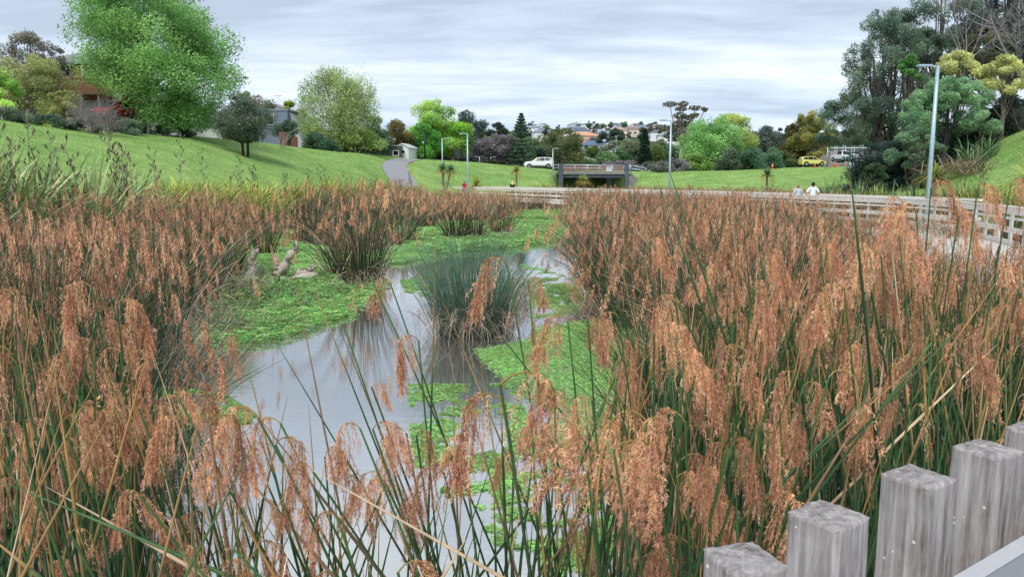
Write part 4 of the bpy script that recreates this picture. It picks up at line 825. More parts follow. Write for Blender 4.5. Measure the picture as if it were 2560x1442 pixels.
# dead skirts around the free tussocks and left waterline
for (px, py, n, L, lb) in ((905, 722, 160, .8, 'dead grey leaves around the lone tussock by the driftwood'), (600, 730, 240, .95, 'heap of dead grey sedge leaves left of the driftwood'), (440, 925, 300, 1.0, 'heap of dead tan sedge leaves at the left waterline'), (330, 900, 320, 1.25, 'pile of dead sedge leaves in the left reed bed'), (420, 800, 320, 1.3, 'grey dead leaf heap low in the left bed, above the waterline one'), (300, 780, 300, 1.3, 'grey dead leaf heap deep inside the left reed bed'), (480, 690, 320, 1.4, 'tall tangle of bent dead leaves left of the driftwood'), (170, 900, 300, 1.3, 'dead leaf heap near the left edge of the photo'), (520, 830, 260, .9, 'fallen dead sedge leaves beside the green weed mat'),
                      (1270, 600, 160, .8, 'dead tan skirt of leaves at the right end of the mid pond row'), (1500, 790, 160, .8, 'dead dark leaves under the corner tussock of the right bed'), (680, 590, 260, 1.3, 'tangle of grey brown dead stems behind the left weed mat')):
    p = W(px, py, 0); m = MB(); blades(m, rr_, n, L, .011, np.concatenate([GY, TAN[:1]]), spread=1.1, bend=1.5, up0=.15, seg=8, jit=.35)
    for V in m.V: V[:, 2] = np.maximum(V[:, 2], .015)
    m.build('dead_leaves', M_BLADE, None, (p[0], p[1], 0), label=lb, cat='dead leaves', kind='thing')

# ---------------------------------------------------------------- water weed
MATS = [[(455, 830), (500, 884), (600, 868), (700, 853), (800, 826), (882, 796), (905, 770), (960, 735), (985, 715), (950, 690), (930, 655), (1010, 662), (1090, 645), (1112, 622), (1000, 616), (905, 640), (700, 600), (770, 578), (680, 576), (600, 600), (520, 700)],
        [(1060, 640), (1280, 622), (1402, 606), (1440, 560), (1290, 556), (1200, 560), (1060, 560), (940, 560), (880, 580), (1000, 612)], [(1270, 549), (1440, 551), (1450, 530), (1270, 530)],
        [(1305, 700), (1425, 698), (1480, 760), (1450, 790), (1390, 760), (1320, 775)], [(1175, 875), (1300, 852), (1340, 818), (1460, 800), (1700, 800), (2100, 700), (2480, 690), (2480, 860), (2100, 960), (1800, 1060), (1720, 1240), (1520, 1190), (1340, 1120), (1370, 1040), (1270, 965), (1190, 900)]]
SPARSE = [[(1020, 960), (1280, 960), (1360, 1110), (1560, 1180), (1500, 1420), (1200, 1330), (1030, 1150)], [(360, 960), (560, 985), (680, 1060), (560, 1130), (380, 1080)], [(1000, 700), (1060, 690), (1100, 750), (1020, 745)], [(1300, 660), (1450, 690), (1450, 800), (1340, 800)], [(1120, 1200), (1500, 1240), (1560, 1442), (1300, 1442)]]
rw = np.random.default_rng(55)
WG = np.array([lin(128, 176, 102, 1.4), lin(146, 192, 114, 1.4), lin(110, 158, 94, 1.35), lin(164, 202, 132, 1.4), lin(150, 154, 104, 1.2)])
def fillpoly(poly, n0, jit=0.0):
    pw = np.array([W(p, q, 0)[:2] for p, q in poly]); lo_, hi_ = pw.min(0), pw.max(0)
    C = rw.uniform(lo_, hi_, (n0, 2)); keep = []
    x, y = C[:, 0], C[:, 1]; ins = np.zeros(len(C), bool); j = len(pw) - 1
    for i in range(len(pw)):
        with np.errstate(divide='ignore', invalid='ignore'):
            ins ^= ((pw[i, 1] > y) != (pw[j, 1] > y)) & (x < (pw[j, 0] - pw[i, 0]) * (y - pw[i, 1]) / (pw[j, 1] - pw[i, 1]) + pw[i, 0])
        j = i
    return C[ins], (hi_ - lo_).prod()
def nz(C, s, o=0): return np.array([mnoise.noise((c[0] * s + o, c[1] * s, o)) for c in C])
def rosettes(m, C, size, k=6, zr=.03):
    n = len(C); a0 = rw.uniform(0, 2 * PI, n); sz = size * rw.uniform(.6, 1.3, n); zc = rw.uniform(.004, zr, n)
    c = WG[rw.integers(0, len(WG), n)] * rw.uniform(.7, 1.25, (n, 1))
    for i in range(k):
        a = a0 + i * 2 * PI / k; d = np.stack([np.cos(a), np.sin(a)], -1); s_ = np.stack([-d[:, 1], d[:, 0]], -1)
        p0 = np.c_[C, zc]; p1 = np.c_[C + d * sz[:, None] * .55 + s_ * sz[:, None] * .3, zc + sz * .28]; p2 = np.c_[C + d * sz[:, None], zc + sz * .12]; p3 = np.c_[C + d * sz[:, None] * .55 - s_ * sz[:, None] * .3, zc + sz * .28]
        m.add(np.stack([p0, p3, p2, p1], 1).reshape(-1, 3), np.arange(4 * n).reshape(n, 4), np.repeat(c * (.85 + .3 * (i % 2)), 4, 0))
weed_names = ['mat of green water weed on the left around the driftwood', 'far mat of green water weed across the channel', 'narrow strip of green weed at the far end of the channel', 'patchy weed mat right of the bright water', 'large bright green weed mat behind the right hand reeds']
for i, poly in enumerate(MATS):
    pw = np.array([W(p, q, 0)[:2] for p, q in poly]); dist = pw[:, 1].mean(); m = MB()
    # ragged sheet of small overlapping pads
    size = .024 if dist < 20 else .075 if dist < 32 else .14
    dn = 1.9 / (size * size) ; lo_, hi_ = pw.min(0), pw.max(0); area = (hi_ - lo_).prod(); n0 = int(min(area * dn, 420000))
    C, _ = fillpoly(poly, n0); nn = nz(C, .9, i * 3.1) + .5 * nz(C, 3.3, i); keep = nn > (-.75 if i != 3 else -.12)
    # soft, ragged rim
    ed = np.full(len(C), 9.)
    for a, b in zip(pw, np.roll(pw, -1, 0)):
        ab = b - a; t = np.clip(((C - a) @ ab) / (ab @ ab), 0, 1); ed = np.minimum(ed, np.linalg.norm(C - a - t[:, None] * ab, axis=1))
    keep &= ed > (.05 + .22 * (nn + .5)) * (dist / 22) * rw.uniform(.2, 1.6, len(C))
    C = C[keep]; print('weed', i, len(C)); rosettes(m, C, size, 3, size * 1.6)
    m.build('water_weed', M_LEAF, kind='stuff', label=weed_names[i], cat='water weed')
for i, poly in enumerate(SPARSE):
    C, ar = fillpoly(poly, 26000); nn = nz(C, 1.6, i * 2.3) + .4 * nz(C, 6, i); C = C[nn > (.12 if i else -.03)][:8500 if i != 4 else 1500]; m = MB(); rosettes(m, C, .021, 5, .012)
    m.build('floating_weed', M_LEAF, kind='stuff', label=['scattered green floating weed in the middle of the open water', 'scattered weed and twigs on the water at the left', 'sprinkle of weed left of the blue green rush', 'sprinkle of weed right of the bright water', 'scattered floating weed between the front reeds'][i], cat='floating weed')
# debris twigs
m = MB(); C, _ = fillpoly(SPARSE[1], 500); n = len(C); a = rw.uniform(0, PI, n); d = np.stack([np.cos(a), np.sin(a) * .4, a * 0], -1) * rw.uniform(.03, .14, (n, 1))
Pn = np.stack([np.c_[C, np.full(n, .008)] - d, np.c_[C, np.full(n, .014)] + d], 1); m.ribbons(Pn, np.tile(np.array([0, .005, .002]), (n, 2, 1)), TAN[rw.integers(0, 4, n)] * .7)
m.build('twigs', M_BLADE, kind='stuff', label='litter of small floating twigs on the water at the left', cat='twigs')
# broadleaf tangle on the left mat
m = MB(); C, _ = fillpoly([(560, 760), (700, 800), (880, 740), (800, 690), (700, 660), (580, 700)], 5200); h = .05 + .28 * np.clip(nz(C, .8, 9) + .4, 0, 1) * rw.random(len(C))
m.leaves(np.c_[C, h], .05, pal((90, 112, 84), (120, 136, 104), (104, 84, 70), (66, 104, 56))[rw.integers(0, 4, len(C))], .2, .35, rw)
m.build('marsh_plants', M_LEAF, kind='stuff', label='dull leafy marsh plants growing over the left weed mat', cat='marsh plants')

# driftwood
M_DRIFT = wood_mat('bleached_driftwood', lin(196, 186, 172, .85), lin(96, 84, 72), lin(232, 226, 218, .85), .9)
c = W(690, 700, 0); o = empty('driftwood', (c[0], c[1], 0), 'bleached white driftwood stump with upright broken roots on the weed mat', 'driftwood')
def dp(px, py, dy=0): return P(px, py, c[1] + dy) - np.array([c[0], c[1], 0])
rd = np.random.default_rng(3)
def knob(name, pts, rad):
    m = MB(); pts = np.array(pts, float); q = np.linspace(0, 1, 16); idx_ = np.linspace(0, 1, len(pts)); PP = np.stack([np.interp(q, idx_, pts[:, k]) for k in range(3)], -1) + rd.normal(size=(16, 3)) * .025
    rr = np.interp(q, np.linspace(0, 1, len(rad)), rad) * rd.uniform(.8, 1.2, 16); m.tube(PP, rr, 9, (1, 1, 1)); V = m.V[-1]; V += rd.normal(size=V.shape) * .024; m.build(name, M_DRIFT, o)
knob('log', [dp(600, 700, -.2), dp(660, 712, -.3), dp(720, 710, -.4), dp(790, 688, -.1)], [.10, .17, .16, .08])
knob('root', [dp(628, 700), dp(632, 665), dp(630, 640), dp(645, 628)], [.13, .1, .09, .03])
knob('root', [dp(692, 700), dp(690, 660), dp(688, 640)], [.09, .07, .03])
knob('root', [dp(690, 690), dp(716, 660), dp(735, 630), dp(742, 612)], [.12, .11, .08, .03])
knob('root', [dp(745, 690), dp(765, 682), dp(785, 668)], [.12, .1, .05])
knob('root', [dp(600, 700), dp(620, 690), dp(660, 695), dp(700, 688)], [.05, .1, .07, .03])
c = W(1247, 842, 0); m = MB(); m.box((0, 0, .012), (.17, .34, .018), (1, 1, 1), rz=.1)
m.build('floating_board', wood_mat('board_wood', lin(172, 148, 128), lin(130, 108, 92), lin(196, 174, 152), .6), None, (c[0], c[1], .01), label='short pinkish brown board floating at the weed edge beside the rush tussock', cat='board')
# ---------------------------------------------------------------- flax and other plants
rx = np.random.default_rng(77)
FG = np.array([lin(120, 142, 92, 1.15), lin(144, 162, 106, 1.15), lin(96, 124, 76, 1.15), lin(166, 176, 132, 1.15), lin(172, 158, 112, 1.1)])
FY = np.array([lin(150, 166, 80, 1.1), lin(176, 182, 96, 1.1), lin(112, 144, 62, 1.1), lin(190, 178, 110, 1)])
FD = np.array([lin(74, 104, 72, 1.1), lin(104, 132, 92, 1.1), lin(128, 150, 110, 1.1)])
def blade_mesh(n, L, w, col, **k):
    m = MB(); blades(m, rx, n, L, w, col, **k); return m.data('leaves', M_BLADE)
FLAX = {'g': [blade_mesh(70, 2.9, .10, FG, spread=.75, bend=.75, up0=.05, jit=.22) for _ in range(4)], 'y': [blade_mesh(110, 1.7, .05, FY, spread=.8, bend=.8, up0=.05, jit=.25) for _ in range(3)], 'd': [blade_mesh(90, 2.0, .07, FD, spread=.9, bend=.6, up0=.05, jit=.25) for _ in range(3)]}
def stalk_mesh(seed, H=3.6, c=(150, 140, 124), pods=9):
    r = np.random.default_rng(seed); m = MB(); q = np.linspace(0, 1, 8); bx = r.normal() * .35; by = r.normal() * .2
    pts = np.stack([bx * q ** 2, by * q ** 2, H * q], -1); m.tube(pts, .017 * (1.2 - .8 * q), 5, lin(*c))
    for i in range(pods):
        t = .5 + .5 * i / pods; p = np.array([bx * t * t, by * t * t, H * t]); a = i * 2.4; d = np.array([math.cos(a), math.sin(a), .9]) * r.uniform(.12, .26)
        m.tube([p, p + d * .6, p + d], [.009, .007, .005], 4, lin(*c))
        for j in range(3):
            e_ = p + d * (.55 + .2 * j); m.tube([e_, e_ + np.array([r.normal() * .03, r.normal() * .03, .07]), e_ + np.array([r.normal() * .05, 0, .13])], [.006, .017, .005], 4, lin(96, 82, 70))
    return m.data('flower_stalk', M_BARK)
STK = [stalk_mesh(i) for i in range(6)]; STD = [stalk_mesh(i + 20, 2.4, (96, 92, 78), 7) for i in range(4)]
def flax(px, D, typ, s, label, group, stalks=0, tall=True, z=None):
    x = xat(px, D, 2); o = empty('flax_plant', (x, D, (hz(x, D) if z is None else z) - .05), label, 'flax', group, rx.uniform(0, 6))
    L_ = FLAX[typ]; link('leaves', L_[int(rx.integers(0, len(L_)))], o, (0, 0, 0), 0, s)
    for k in range(stalks):
        S_ = STK if tall else STD
        link('flower_stalk', S_[int(rx.integers(0, len(S_)))], o, (rx.normal() * .25, rx.normal() * .25, 0), rx.uniform(0, 6), rx.uniform(.75, 1.1))
for i in range(26):
    px = -330 + i * 30 + rx.normal() * 8; D = np.interp(px, (-330, 0, 300, 480), (15, 19.5, 23.5, 27.5)) + rx.uniform(-1.6, 1.6)
    flax(px, D, 'g', rx.uniform(.8, 1.02) * np.interp(px, (-330, 200, 450), (1.3, 1.08, .85)), 'tall grey green flax on the left bank' + (', carrying brown seed stalks' if i % 3 != 1 else ', without stalks'), 'broad leaved flax on the left bank' + (', with stalks' if i % 3 != 1 else ''), (2 if i % 3 == 0 else 1) if i % 3 != 1 else 0)
for i in range(22):
    px = 330 + i * 13 + rx.normal() * 6; D = np.interp(px, (330, 560, 620), (26, 35, 38)) + rx.uniform(-1.5, 2)
    flax(px, D, 'y', rx.uniform(.9, 1.2), 'yellow green narrow leaved flax on the bank below the evergreen tree', 'yellow green flax between the lawn and the left reeds', 1 if i % 5 == 0 else 0)
for i in range(44):
    px = 590 + i * 10.5 + rx.normal() * 5; D = float(np.interp(px, CP[:, 0], CP[:, 1])) + rx.uniform(-1.5, 1.2)
    st = 1 if i % 5 == 2 else 0
    flax(px, D, 'y', rx.uniform(.95, 1.3), 'low yellow flax at the lawn edge before the path' + (', with thin dark stalks' if st else ''), 'low yellow plants at the lawn edge' + (', with stalks' if st else ''), st * 2, False)
for px, D in ((1770, 70), (1790, 68), (1815, 69), (1850, 66), (1875, 68), (1900, 66), (1925, 67), (1735, 72)):
    flax(px, D, 'd' if px < 1840 else 'g', rx.uniform(.7, .9) * (.75 if px >= 1840 else 1), 'dark spiky flax clump on the marsh edge in front of the middle right lawn', 'dark flax in front of the right lawn', 1, False)
for i in range(26):
    px = 2075 + i * 25 + rx.normal() * 8; D = float(np.interp(px, CP[:, 0], CP[:, 1])) + rx.uniform(-1.2, 2.2); st = 1 if i % 3 == 1 else 0
    flax(px, D, 'y' if i % 3 else 'd', rx.uniform(.8, 1.1), 'pale flax behind the boardwalk below the right slope' + (', with dark stalks' if st else ''), 'flax behind the right hand boardwalk' + (', with stalks' if st else ''), st * 2, False)
for px, D in ((1405, 98), (1425, 100), (1445, 99), (1470, 97), (1495, 100), (1385, 96), (1360, 94), (1340, 93)):
    flax(px, D, 'y', rx.uniform(.8, 1.1), 'bright green flax plant growing in front of the bridge opening', 'flax in front of the bridge', 0, False)
flax(2425, 49, 'd', 1.05, 'very large flax on the right slope under the domed tree, spreading flat', None, 1, False); flax(2462, 50, 'd', .9, 'large flax touching the biggest slope flax on its right', None, 1, False)
m = MB(); x = xat(2420, 47.5, 3); blades(m, rx, 260, 1.9, .05, np.array([lin(150, 128, 108, 1), lin(126, 106, 92, 1), lin(168, 148, 124, 1)]), spread=1.2, bend=.9, up0=.5, jit=.9)
m.build('dead_leaves', M_BLADE, None, (x, 47.5, hz(x, 47.5)), label='brown dead leaves fallen around the base of the big slope flax', cat='dead leaves')
def cordyline(px, D, heads, label, hcol=FD, hs=.9, z0=None):
    x = xat(px, D, 2); zb = hz(x, D) if z0 is None else z0; o = empty('cabbage_tree', (x, D, zb), label, 'cabbage tree'); t = MB(); m = MB()
    for (hx, hy, r) in heads:
        c = P(hx, hy, D) - np.array([x, D, zb]); q = np.linspace(0, 1, 6)[:, None]; t.tube(np.array([0, 0, -.2]) * (1 - q) + c * q, .10, 6, lin(150, 132, 112)); n = 170
        d = rx.normal(size=(n, 3)); d[:, 2] = np.abs(d[:, 2]) * 1.1 - .35; d /= np.linalg.norm(d, axis=1, keepdims=True); qq = np.linspace(0, 1, 5)[None, :, None]; Ls = r * D / F * rx.uniform(.8, 1.15, (n, 1, 1))
        Pn = c + d[:, None] * Ls * qq - np.array([0, 0, 1]) * Ls * .28 * qq ** 2.5; sd_ = np.cross(d, [0, 0, 1.]); sd_ /= np.linalg.norm(sd_, axis=1, keepdims=True) + 1e-6
        cl = hcol[rx.integers(0, len(hcol), n)] * rx.uniform(.7, 1.3, (n, 1)); low = d[:, 2] < -.05; cl[low] = np.array(lin(176, 140, 76, 1))
        m.ribbons(Pn, sd_[:, None] * (.030 * D / 84 + .012) * (1 - .85 * qq ** 2), cl)
    t.build('trunk', M_BARK, o); m.build('crown', M_BLADE, o)
cordyline(1112, 84, [(1106, 424, 26), (1127, 426, 24)], 'cabbage tree with two spiky heads left of the middle lamp post')
cordyline(1292, 86, [(1291, 428, 22)], 'single headed yellowish cabbage tree below the white car', FY)
cordyline(1190, 85, [(1190, 462, 30)], 'trunkless golden green palm like fern beside the middle lamp post', np.array([lin(130, 144, 60, 1.1), lin(160, 160, 70, 1.1)]))
cordyline(1459, 97, [(1459, 452, 26)], 'bright lime cabbage tree head in front of the bridge beam', FY)
cordyline(1918, 66, [(1918, 436, 24)], 'dark spiky cabbage tree head on the marsh edge below the traffic cones', FD)
cordyline(2335, 36, [(2336, 440, 52)], 'yellow green cabbage tree just right of the tall lamp post base', FY)
cordyline(2575, 27, [(2572, 452, 95)], 'large spiky cabbage tree cut by the right edge behind the handrail', FY)
cordyline(704, 73.4, [(706, 366, 20)], 'small tuft of long grass under the bare branched shrub', G1) if False else None

# ---------------------------------------------------------------- boardwalk
def res(A, step):
    d = np.r_[0, np.cumsum(np.linalg.norm(np.diff(A, axis=0), axis=1))]; n = max(2, int(d[-1] / step) + 1); t = np.linspace(0, d[-1], n)
    return np.stack([np.interp(t, d, A[:, k]) for k in range(A.shape[1])], -1)
# smooth the rail line
def smooth(A, it=2):
    for _ in range(it):
        Q = [A[0]]
        for a, b in zip(A[:-1], A[1:]): Q += [a * .75 + b * .25, a * .25 + b * .75]
        A = np.array(Q + [A[-1]])
    return A
RS = res(smooth(RXY, 3), 2.35); DZ = .80
nrm = np.gradient(RS, axis=0); nrm /= np.linalg.norm(nrm, axis=1, keepdims=True); nrm = np.stack([-nrm[:, 1], nrm[:, 0]], -1)   # points behind the rail
o = empty('boardwalk', (RS[0, 0], RS[0, 1], 0), 'long bleached timber boardwalk with railings curving across the marsh', 'boardwalk')
O3 = np.array([RS[0, 0], RS[0, 1], 0])
def p3(p, z): return np.array([p[0], p[1], z]) - O3
near = RS[:, 1] < 31.5
deck = MB(); bear = MB(); top = MB(); low = MB(); kick = MB(); back = MB()
for i in range(len(RS) - 1):
    a, b = RS[i], RS[i + 1]; nb = 2.4 * nrm[i] if not (near[i]) else .25 * nrm[i]; fr_ = -.15 * nrm[i] if not near[i] else -3.1 * nrm[i]
    nb2 = 2.4 * nrm[i + 1] if not near[i + 1] else .25 * nrm[i + 1]; fr2 = -.15 * nrm[i + 1] if not near[i + 1] else -3.1 * nrm[i + 1]
    if near[i] != near[i + 1]: fr2 = -.2 * nrm[i + 1]; nb2 = 2.4 * nrm[i + 1]
    k = 14
    for j in range(k):
        t0, t1 = j / k, (j + .9) / k
        A0, A1 = a * (1 - t0) + b * t0, a * (1 - t1) + b * t1
        f0, f1 = fr_ * (1 - t0) + fr2 * t0, fr_ * (1 - t1) + fr2 * t1; g0, g1 = nb * (1 - t0) + nb2 * t0, nb * (1 - t1) + nb2 * t1
        c4 = [A0 + f0, A1 + f1, A1 + g1, A0 + g0]; V = [p3(c_, DZ) for c_ in c4] + [p3(c_, DZ - .045) for c_ in c4]
        deck.add(V, [[0, 3, 2, 1], [4, 5, 6, 7], [0, 1, 5, 4], [1, 2, 6, 5], [2, 3, 7, 6], [3, 0, 4, 7]])
    bear.beam(p3(a + fr_ * .97, DZ - .15), p3(b + fr2 * .97, DZ - .15), .08, .2); bear.beam(p3(a + nb * .9, DZ - .15), p3(b + nb2 * .9, DZ - .15), .08, .2)
    top.beam(p3(a, DZ + 1.05), p3(b, DZ + 1.05), .16, .045); top.beam(p3(a - .05 * nrm[i], DZ + .95), p3(b - .05 * nrm[i + 1], DZ + .94), .045, .19)
    low.beam(p3(a - .06 * nrm[i], DZ + .74), p3(b - .06 * nrm[i + 1], DZ + .74), .05, .07)
    kick.beam(p3(a - .06 * nrm[i], DZ + .42), p3(b - .06 * nrm[i + 1], DZ + .42), .045, .15); kick.beam(p3(a - .06 * nrm[i], DZ + .08), p3(b - .06 * nrm[i + 1], DZ + .08), .045, .13)
    if not near[i]: back.beam(p3(a + 2.35 * nrm[i], DZ + 1.03), p3(b + 2.35 * nrm[i + 1], DZ + 1.03), .14, .1); back.beam(p3(a + 2.35 * nrm[i], DZ + .3), p3(b + 2.35 * nrm[i + 1], DZ + .3), .045, .12)
deck.build('deck', wood_mat('deck_timber', lin(196, 188, 178, .9), lin(160, 148, 136, .9), lin(216, 210, 202, .9), .35), o); bear.build('bearers', M_BOARDS, o); top.build('handrail', M_BOARDS, o); low.build('middle_rail', M_BOARDS, o); kick.build('lower_rails', M_BOARDS, o); back.build('back_rail', M_BOARDS, o)
for i in range(len(RS)):
    a = RS[i]; m = MB(); m.beam(p3(a + .03 * nrm[i], -.4), p3(a + .03 * nrm[i], DZ + 1.02), .1, .1); m.build('post', M_BOARDS, o)
    if i + 1 < len(RS):
        mid = (a + RS[i + 1]) / 2; m = MB(); m.beam(p3(mid + .03 * nrm[i], DZ - .2), p3(mid + .03 * nrm[i], DZ + 1.02), .08, .08); m.build('baluster', M_BOARDS, o)
    if near[i]:
        m = MB(); m.tube([p3(a - 2.9 * nrm[i], -.5), p3(a - 2.9 * nrm[i], DZ - .05)], .1, 8, (.8, .8, .8)); m.build('pile', M_BOARDS, o)

# ---------------------------------------------------------------- lamp posts
def lamp(px, D, ytop, dirn, label, group='galvanised lamp posts with flat lamp heads', r=.075, arm=.75, z0=None):
    x = xat(px, D, 4); zb = hz(x, D) if z0 is None else z0; H = zat(ytop, D) - zb; o = empty('lamp_post', (x, D, zb), label, 'lamp post', group)
    m = MB(); m.tube([(0, 0, -.3), (0, 0, H * .5), (0, 0, H)], [r * 1.35, r * 1.05, r * .8], 12, (1, 1, 1)); m.build('pole', M_METAL, o)
    m = MB(); m.tube([(0, 0, H - .06), (dirn * arm * .45, 0, H + .0)], [r * .5, r * .45], 8, (1, 1, 1)); m.build('arm', M_METAL, o)
    m = MB(); c = (dirn * arm * .75, 0, H + .01); m.box(c, (arm * .75, .26, .07)); m.box((c[0], 0, c[2] - .045), (arm * .6, .2, .02)); m.build('lamp_head', M_METAL, o)
lamp(2330, 33, 165, -1, 'tallest nearest pale grey lamp post rising behind the boardwalk in front of the domed tree', z0=-.3, r=.085)
lamp(1675, 58, 301, -1, 'pale grey lamp post standing right of the bridge in front of the gum tree', z0=-.3)
lamp(1169, 78, 334, -1, 'pale grey lamp post behind the person in the red shirt', z0=-.3)
lamp(1106, 89, 346, 1, 'pale grey lamp post on the lawn above the two headed cabbage tree')
lamp(1382, 108, 371, 1, 'pale grey lamp post at the tail of the white car, left of the bridge')
lamp(1199, 124, 392, -1, 'short distant lamp post behind the crest, left one of the pair'); lamp(1227, 125, 393, 1, 'short distant lamp post behind the crest, right one of the pair'); lamp(1320, 132, 386, 1, 'thin distant lamp post at the nose of the white car')
x = xat(1062, 112, 5); o = empty('pole', (x, 112, hz(x, 112)), 'dark blue pole with small white camera box in front of the green tree', 'pole'); H = zat(328, 112) - hz(x, 112)
m = MB(); m.tube([(0, 0, -.3), (0, 0, H)], [.12, .09], 10, (1, 1, 1)); m.build('mast', M_DARKM, o); m = MB(); m.box((-.2, 0, H - 1.6), (.3, .3, .25)); m.build('camera_box', M_METAL, o)
D = 76; x = xat(606, D, 6); zb = hz(x, D); o = empty('street_lamp', (x, D, zb), 'white road lamp with two splayed arms rising behind the dark evergreen', 'street lamp'); e0 = P(599, 222, D) - np.array([x, D, zb]); e1 = P(610, 195, D) - np.array([x, D, zb]); e2 = P(585, 205, D) - np.array([x, D, zb])
m = MB(); m.tube([(0, 0, -.2), (0, 0, e0[2] * .6), e0], [.13, .1, .06], 10, (1, 1, 1)); m.build('pole', M_METAL, o); m = MB(); m.tube([e0, e1], [.05, .04], 6); m.build('arm', M_METAL, o); m = MB(); m.tube([e0, e2], [.04, .03], 6); m.build('arm', M_METAL, o)
for e_ in (e1, e2): m = MB(); m.box(e_ + np.array([.12, 0, .02]), (.5, .25, .09)); m.build('lamp_head', M_DARKM, o)
x = xat(700, 100, 9); o = empty('television_aerial', (x, 100, zat(275, 100)), 'thin television aerial on a mast above the trees', 'aerial'); H = zat(240, 100) - zat(275, 100)
m = MB(); m.tube([(0, 0, -1.5), (0, 0, H)], .04, 6); m.build('mast', M_METAL, o); m = MB(); m.tube([(-.6, 0, H), (.4, 0, H)], .03, 5); [m.tube([(-.5 + .2 * k, -.3, H), (-.5 + .2 * k, .3, H)], .02, 4) for k in range(5)]; m.build('crossbar', M_METAL, o)

# ---------------------------------------------------------------- buildings
def cmat(name, c, **k): return solid(name, lin(*c, k.pop('k', .9)), **k)
WM = {}
def wall_m(c):
    if c not in WM: WM[c] = cmat('wall_paint_%d' % len(WM), c, rough=.8, var=.08, nscale=1.5)
    return WM[c]
def house(label, px, D, w, d, h, wall, roof, rz=0.0, rh=1.4, kind='gable', wins=(), z=None, name='house', cat='house', group=None, eave=.35, ov=None, base_drop=2.0):
    x = xat(px, D, 5); zb = hz(x, D) if z is None else z; o = empty(name, (x, D, zb), label, cat, group, rz)
    m = MB(); m.box((0, 0, (h - base_drop) / 2), (w, d, h + base_drop))
    if kind == 'gable': m.add([(-w / 2, -d / 2, h), (w / 2, -d / 2, h), (0, -d / 2, h + rh), (-w / 2, d / 2, h), (w / 2, d / 2, h), (0, d / 2, h + rh)], [[0, 1, 2]]); m.add([(-w / 2, d / 2, h), (w / 2, d / 2, h), (0, d / 2, h + rh)], [[2, 1, 0]])
    m.build('wall', wall_m(wall), o)
    m = MB(); e = eave; a, b = w / 2 + e, d / 2 + e; t = .1; k = e * rh / (w / 2) if kind == 'gable' else 0
    if kind == 'gable':
        for s in (-1, 1):
            V = [(s * a, -b, h - k), (s * a, b, h - k), (0, b, h + rh), (0, -b, h + rh)]; V = V + [(v[0], v[1], v[2] + t) for v in V]
            m.add(V, [[0, 1, 2, 3], [4, 7, 6, 5], [0, 4, 5, 1], [1, 5, 6, 2], [3, 2, 6, 7], [0, 3, 7, 4]])
    elif kind == 'hip':
        rl = max(a - b, 0); V = [(-a, -b, h), (a, -b, h), (a, b, h), (-a, b, h), (-rl, 0, h + rh), (rl, 0, h + rh)]; m.add(V, [[0, 1, 5, 4], [2, 3, 4, 5]]); m.add(V, [[1, 2, 5], [3, 0, 4]]); m.box((0, 0, h - .06), (2 * a, 2 * b, .1))
    else: m.box((0, 0, h + .1), (2 * a, 2 * b, .2))
    m.build('roof', wall_m(roof), o)
    for (wx, wz, ww, wh) in wins:
        f = MB()
        for s1 in (-1, 1): f.box((wx + s1 * ww / 2, -d / 2 - .03, wz), (.08, .08, wh + .08)); f.box((wx, -d / 2 - .03, wz + s1 * wh / 2), (ww - .08, .08, .08))
        fo = f.build('window', wall_m((235, 235, 232)), o); g = MB(); g.box((wx, -d / 2 - .015, wz), (ww - .08, .03, wh - .08)); g.build('pane', M_GLASS, fo)
    return o
# timber house with deck, far left
D = 67; z0 = hz(xat(240, D, 6), D); o = house('two storey red brown timber house with a raised slatted deck', 232, 70, 6.6, 6, zat(158, 67) - z0, (142, 82, 66), (120, 122, 126), 0, 1.3, 'hip', [(-.3, zat(180, 67) - z0, 1.0, 1.0), (1.9, zat(180, 67) - z0, 1.3, 1.6)], z0)
bx_ = lambda p: xat(p, D, 7) - xat(232, 70, 5); dz = zat(237, D) - z0; oy = D - 70
m = MB(); m.box(((bx_(170) + bx_(312)) / 2, oy, dz), (bx_(312) - bx_(170), 2.4, .2)); m.build('deck', wall_m((96, 76, 64)), o)
m = MB(); ht = zat(196, D) - z0
m.box(((bx_(170) + bx_(312)) / 2, oy - 1.15, ht), (bx_(312) - bx_(170), .08, .08)); m.box(((bx_(170) + bx_(312)) / 2, oy - 1.15, dz + .2), (bx_(312) - bx_(170), .06, .08))
for k in range(38): m.box((bx_(171) + (bx_(311) - bx_(171)) * k / 37, oy - 1.19, (dz + ht) / 2), (.06, .03, ht - dz))
m.build('railing', wall_m((122, 88, 72)), o, label='weathered vertical slat deck railing')
for p in (200, 225, 268, 310): m = MB(); m.box((bx_(p), oy - 1.0, dz / 2 - .5), (.14, .14, dz + 1)); m.build('deck_post', wall_m((128, 122, 112)), o)
m = MB(); m.box((bx_(215), -3.1, dz * .45), (3.4, .1, dz * .8)); m.build('lower_wall', wall_m((150, 146, 142)), o)
house('white weatherboard house partly seen behind the huge tree trunk', 345, 76, 7.5, 6, 4.6, (226, 228, 230), (112, 116, 124), 0, 1.2, 'gable', [(-1.5, 3.2, 1.2, 1.1), (1.4, 3.2, 1.2, 1.1), (-2.9, 1.2, 1.0, 1.0)])
house('long low white building with grey roof behind the arching green tree', 512, 82, 5, 5, 1.7, (206, 208, 206), (150, 156, 164), .1, .9, 'hip', [(-1, 1.2, 1, .8)])
house('dark green garage beside the trunk of the dark evergreen', 560, 84, 4.4, 5, 2.3, (70, 92, 84), (90, 98, 100), 0, .5, 'flat')
house('blue grey clad house with flat top and white framed window', 702, 92, 3.4, 5, zat(282, 92) - hz(xat(702, 92, 6), 92), (112, 126, 146), (134, 144, 160), 0, .3, 'flat', [(-.25, zat(304, 92) - hz(xat(702, 92, 6), 92), .8, 1.1)], eave=.08)
